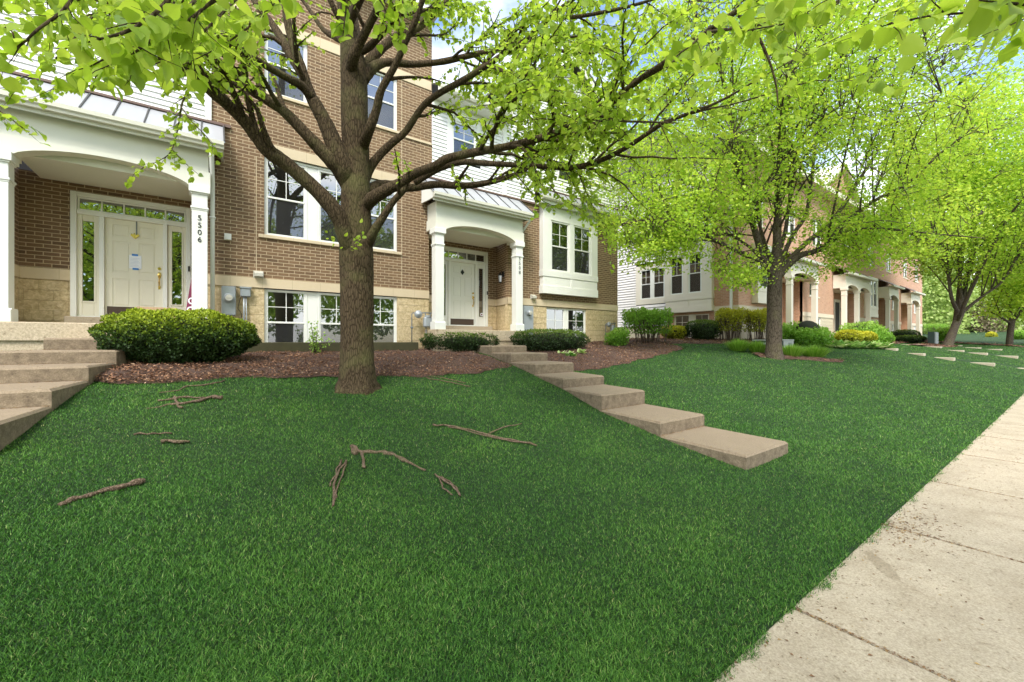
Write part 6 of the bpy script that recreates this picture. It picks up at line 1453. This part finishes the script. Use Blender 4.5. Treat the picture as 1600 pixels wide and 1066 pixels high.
# conifer beyond, brownish, and the wooded slope
g = at_depth(1527, 532, 62); t = empty('pine_tree', g, 'brownish sparse pine tree on the far slope, between the leaning tree and the far tree', 'tree')
b = MB(); b.tube([(g.x, g.y, g.z - 1), (g.x, g.y, g.z + 1.8), (g.x, g.y, g.z + 6)], [.42, .35, .1], 8); Lc = []
for k in range(60):
    z = g.z + 1.2 + k * .08; a = rng.uniform(0, 6.28); r = 3.6 * (1 - .1 * k / 10); e = Vector((g.x + math.cos(a) * r, g.y + math.sin(a) * r, z - .4)); b.tube([(g.x, g.y, z), e], [.06, .02], 4)
    for q in range(60): u = rng.uniform(.25, 1); Lc.append((g.x + math.cos(a) * r * u + rng.normal(0, .25), g.y + math.sin(a) * r * u + rng.normal(0, .25), z - .4 * u + rng.normal(0, .14)))
b.build('trunk', M['bark2'], t, smooth=True); Lc = np.array(Lc); n = len(Lc)
M['pine'] = foliage('brownish_needles', [(0, (.08, .07, .03)), (.5, (.20, .18, .09)), (1, (.34, .26, .18))], .1)
leaves('crown', Lc, rng.normal(0, 1, (n, 3)), rng.normal(0, 1, (n, 3)), rng.uniform(.15, .35, n), LEAF4, M['pine'], t, rng.random(n))
def wood(name, label, boxes, n, leaf, mat, cat='woodland'):
    P = []
    for (x0, x1, y0, y1, d0, d1, m_) in boxes:
        kx = rng.uniform(x0, x1, m_); 
        for i in range(m_):
            c = at_depth(kx[i], y0 + (y1 - y0) * rng.random() ** .8, rng.uniform(d0, d1)); P.append(tuple(c))
    P = np.array(P); per = n // len(P); P = np.repeat(P, per, 0) + rng.normal(0, 1, (len(P) * per, 3)) * [1.0, 1.0, .6]; n = len(P)
    tag(leaves(name, P, rng.normal(0, 1, (n, 3)), rng.normal(0, .6, (n, 3)) + [0, 0, 1], leaf * rng.uniform(.6, 1.3, n), LEAF4, M[mat], None, np.clip(rng.normal(.5, .22, n), 0, 1)), label, cat, kind='stuff')
wood('woodland', 'pale green woods and brush far beyond the lawn on the right', [(1436, 1500, 400, 530, 56, 70, 300), (1490, 1760, 440, 536, 60, 90, 640), (1380, 1800, 250, 450, 75, 105, 560)], 96000, .42, 'leaf3')
b = MB()
for k in range(26):
    x = rng.uniform(1440, 1640); D = rng.uniform(66, 95); c = at_depth(x, 530, D); b.tube([c - Vector((0, 0, 2)), c + Vector((rng.normal(0, .3), 0, 3)), c + Vector((rng.normal(0, 1), 0, 8))], [.16, .12, .03], 5)
tag(b.build('distant_trunks', M['bark2'], None, smooth=True), 'thin grey trunks among the far woods', 'tree trunks', kind='stuff')
t = empty('shade_tree', (-3.2, -5.2, -1.6), 'added leafy linden, unseen behind the viewer, that shades the near lawn', 'tree'); b = MB()  # unseen tree added to put the near lawn in shade
b.tube([(-3.2, -5.2, -1.8), (-3.2, -5.2, 1.2), (-3.0, -5.0, 6)], [.3, .24, .08], 10); Lp = []
for k in range(420):
    u = norm(rng.normal(0, 1, 3)) * rng.random() ** .4; c = Vector((-2.6 + u[0] * 5.6, -4.2 + u[1] * 5.2, 6.2 + u[2] * 2.9)); x, y, D = proj(np.array(c))
    if D > .2 and -150 < x < 1750 and y > -150: continue
    if k % 4 == 0: b.tube([(-3.1, -5.1, 2.5 + 2.5 * rng.random()), tuple(c)], [.05, .01], 5)
    for m_ in range(34): p = c + rvec(.36); Lp.append(tuple(p))
b.build('trunk', M['bark'], t, smooth=True); Lp = np.array(Lp); n = len(Lp)
leaves('crown', Lp, rng.normal(0, 1, (n, 3)), rng.normal(0, .5, (n, 3)) + [0, 0, 1], rng.uniform(.07, .11, n), LEAF9, M['leaf'], t, rng.random(n))
# unseen trees added across the street for the window glass to reflect
for i, (x, y) in enumerate([(-6, -17), (2, -19), (11, -16), (20, -18)]):
    t = empty('reflection_tree', (x, y, -1.6), ['broad', 'tall', 'round', 'wide'][i] + ' leafy tree added across the street, unseen, for the windows to reflect', 'tree', 'added trees across the street'); b = MB()
    b.tube([(x, y, -1.8), (x, y, 1.5), (x + .3, y, 6)], [.35, .25, .08], 8)
    for k in range(10): a = rng.uniform(0, 6.28); b.tube([(x, y, 1.2 + k * .3), (x + 2.6 * math.cos(a), y + 2.6 * math.sin(a), 4.2 + k * .35)], [.12, .03], 5)
    b.build('trunk', M['bark2'], t, smooth=True); n = 5500; u = norm(rng.normal(0, 1, (n, 3))) * (rng.random((n, 1)) ** .4)
    leaves('crown', np.array([x, y, 5.4]) + u * [5.2, 4.2, 5.6], rng.normal(0, 1, (n, 3)), rng.normal(0, 1, (n, 3)), rng.uniform(.25, .5, n), LEAF4, M['leaf'], t, rng.random(n))
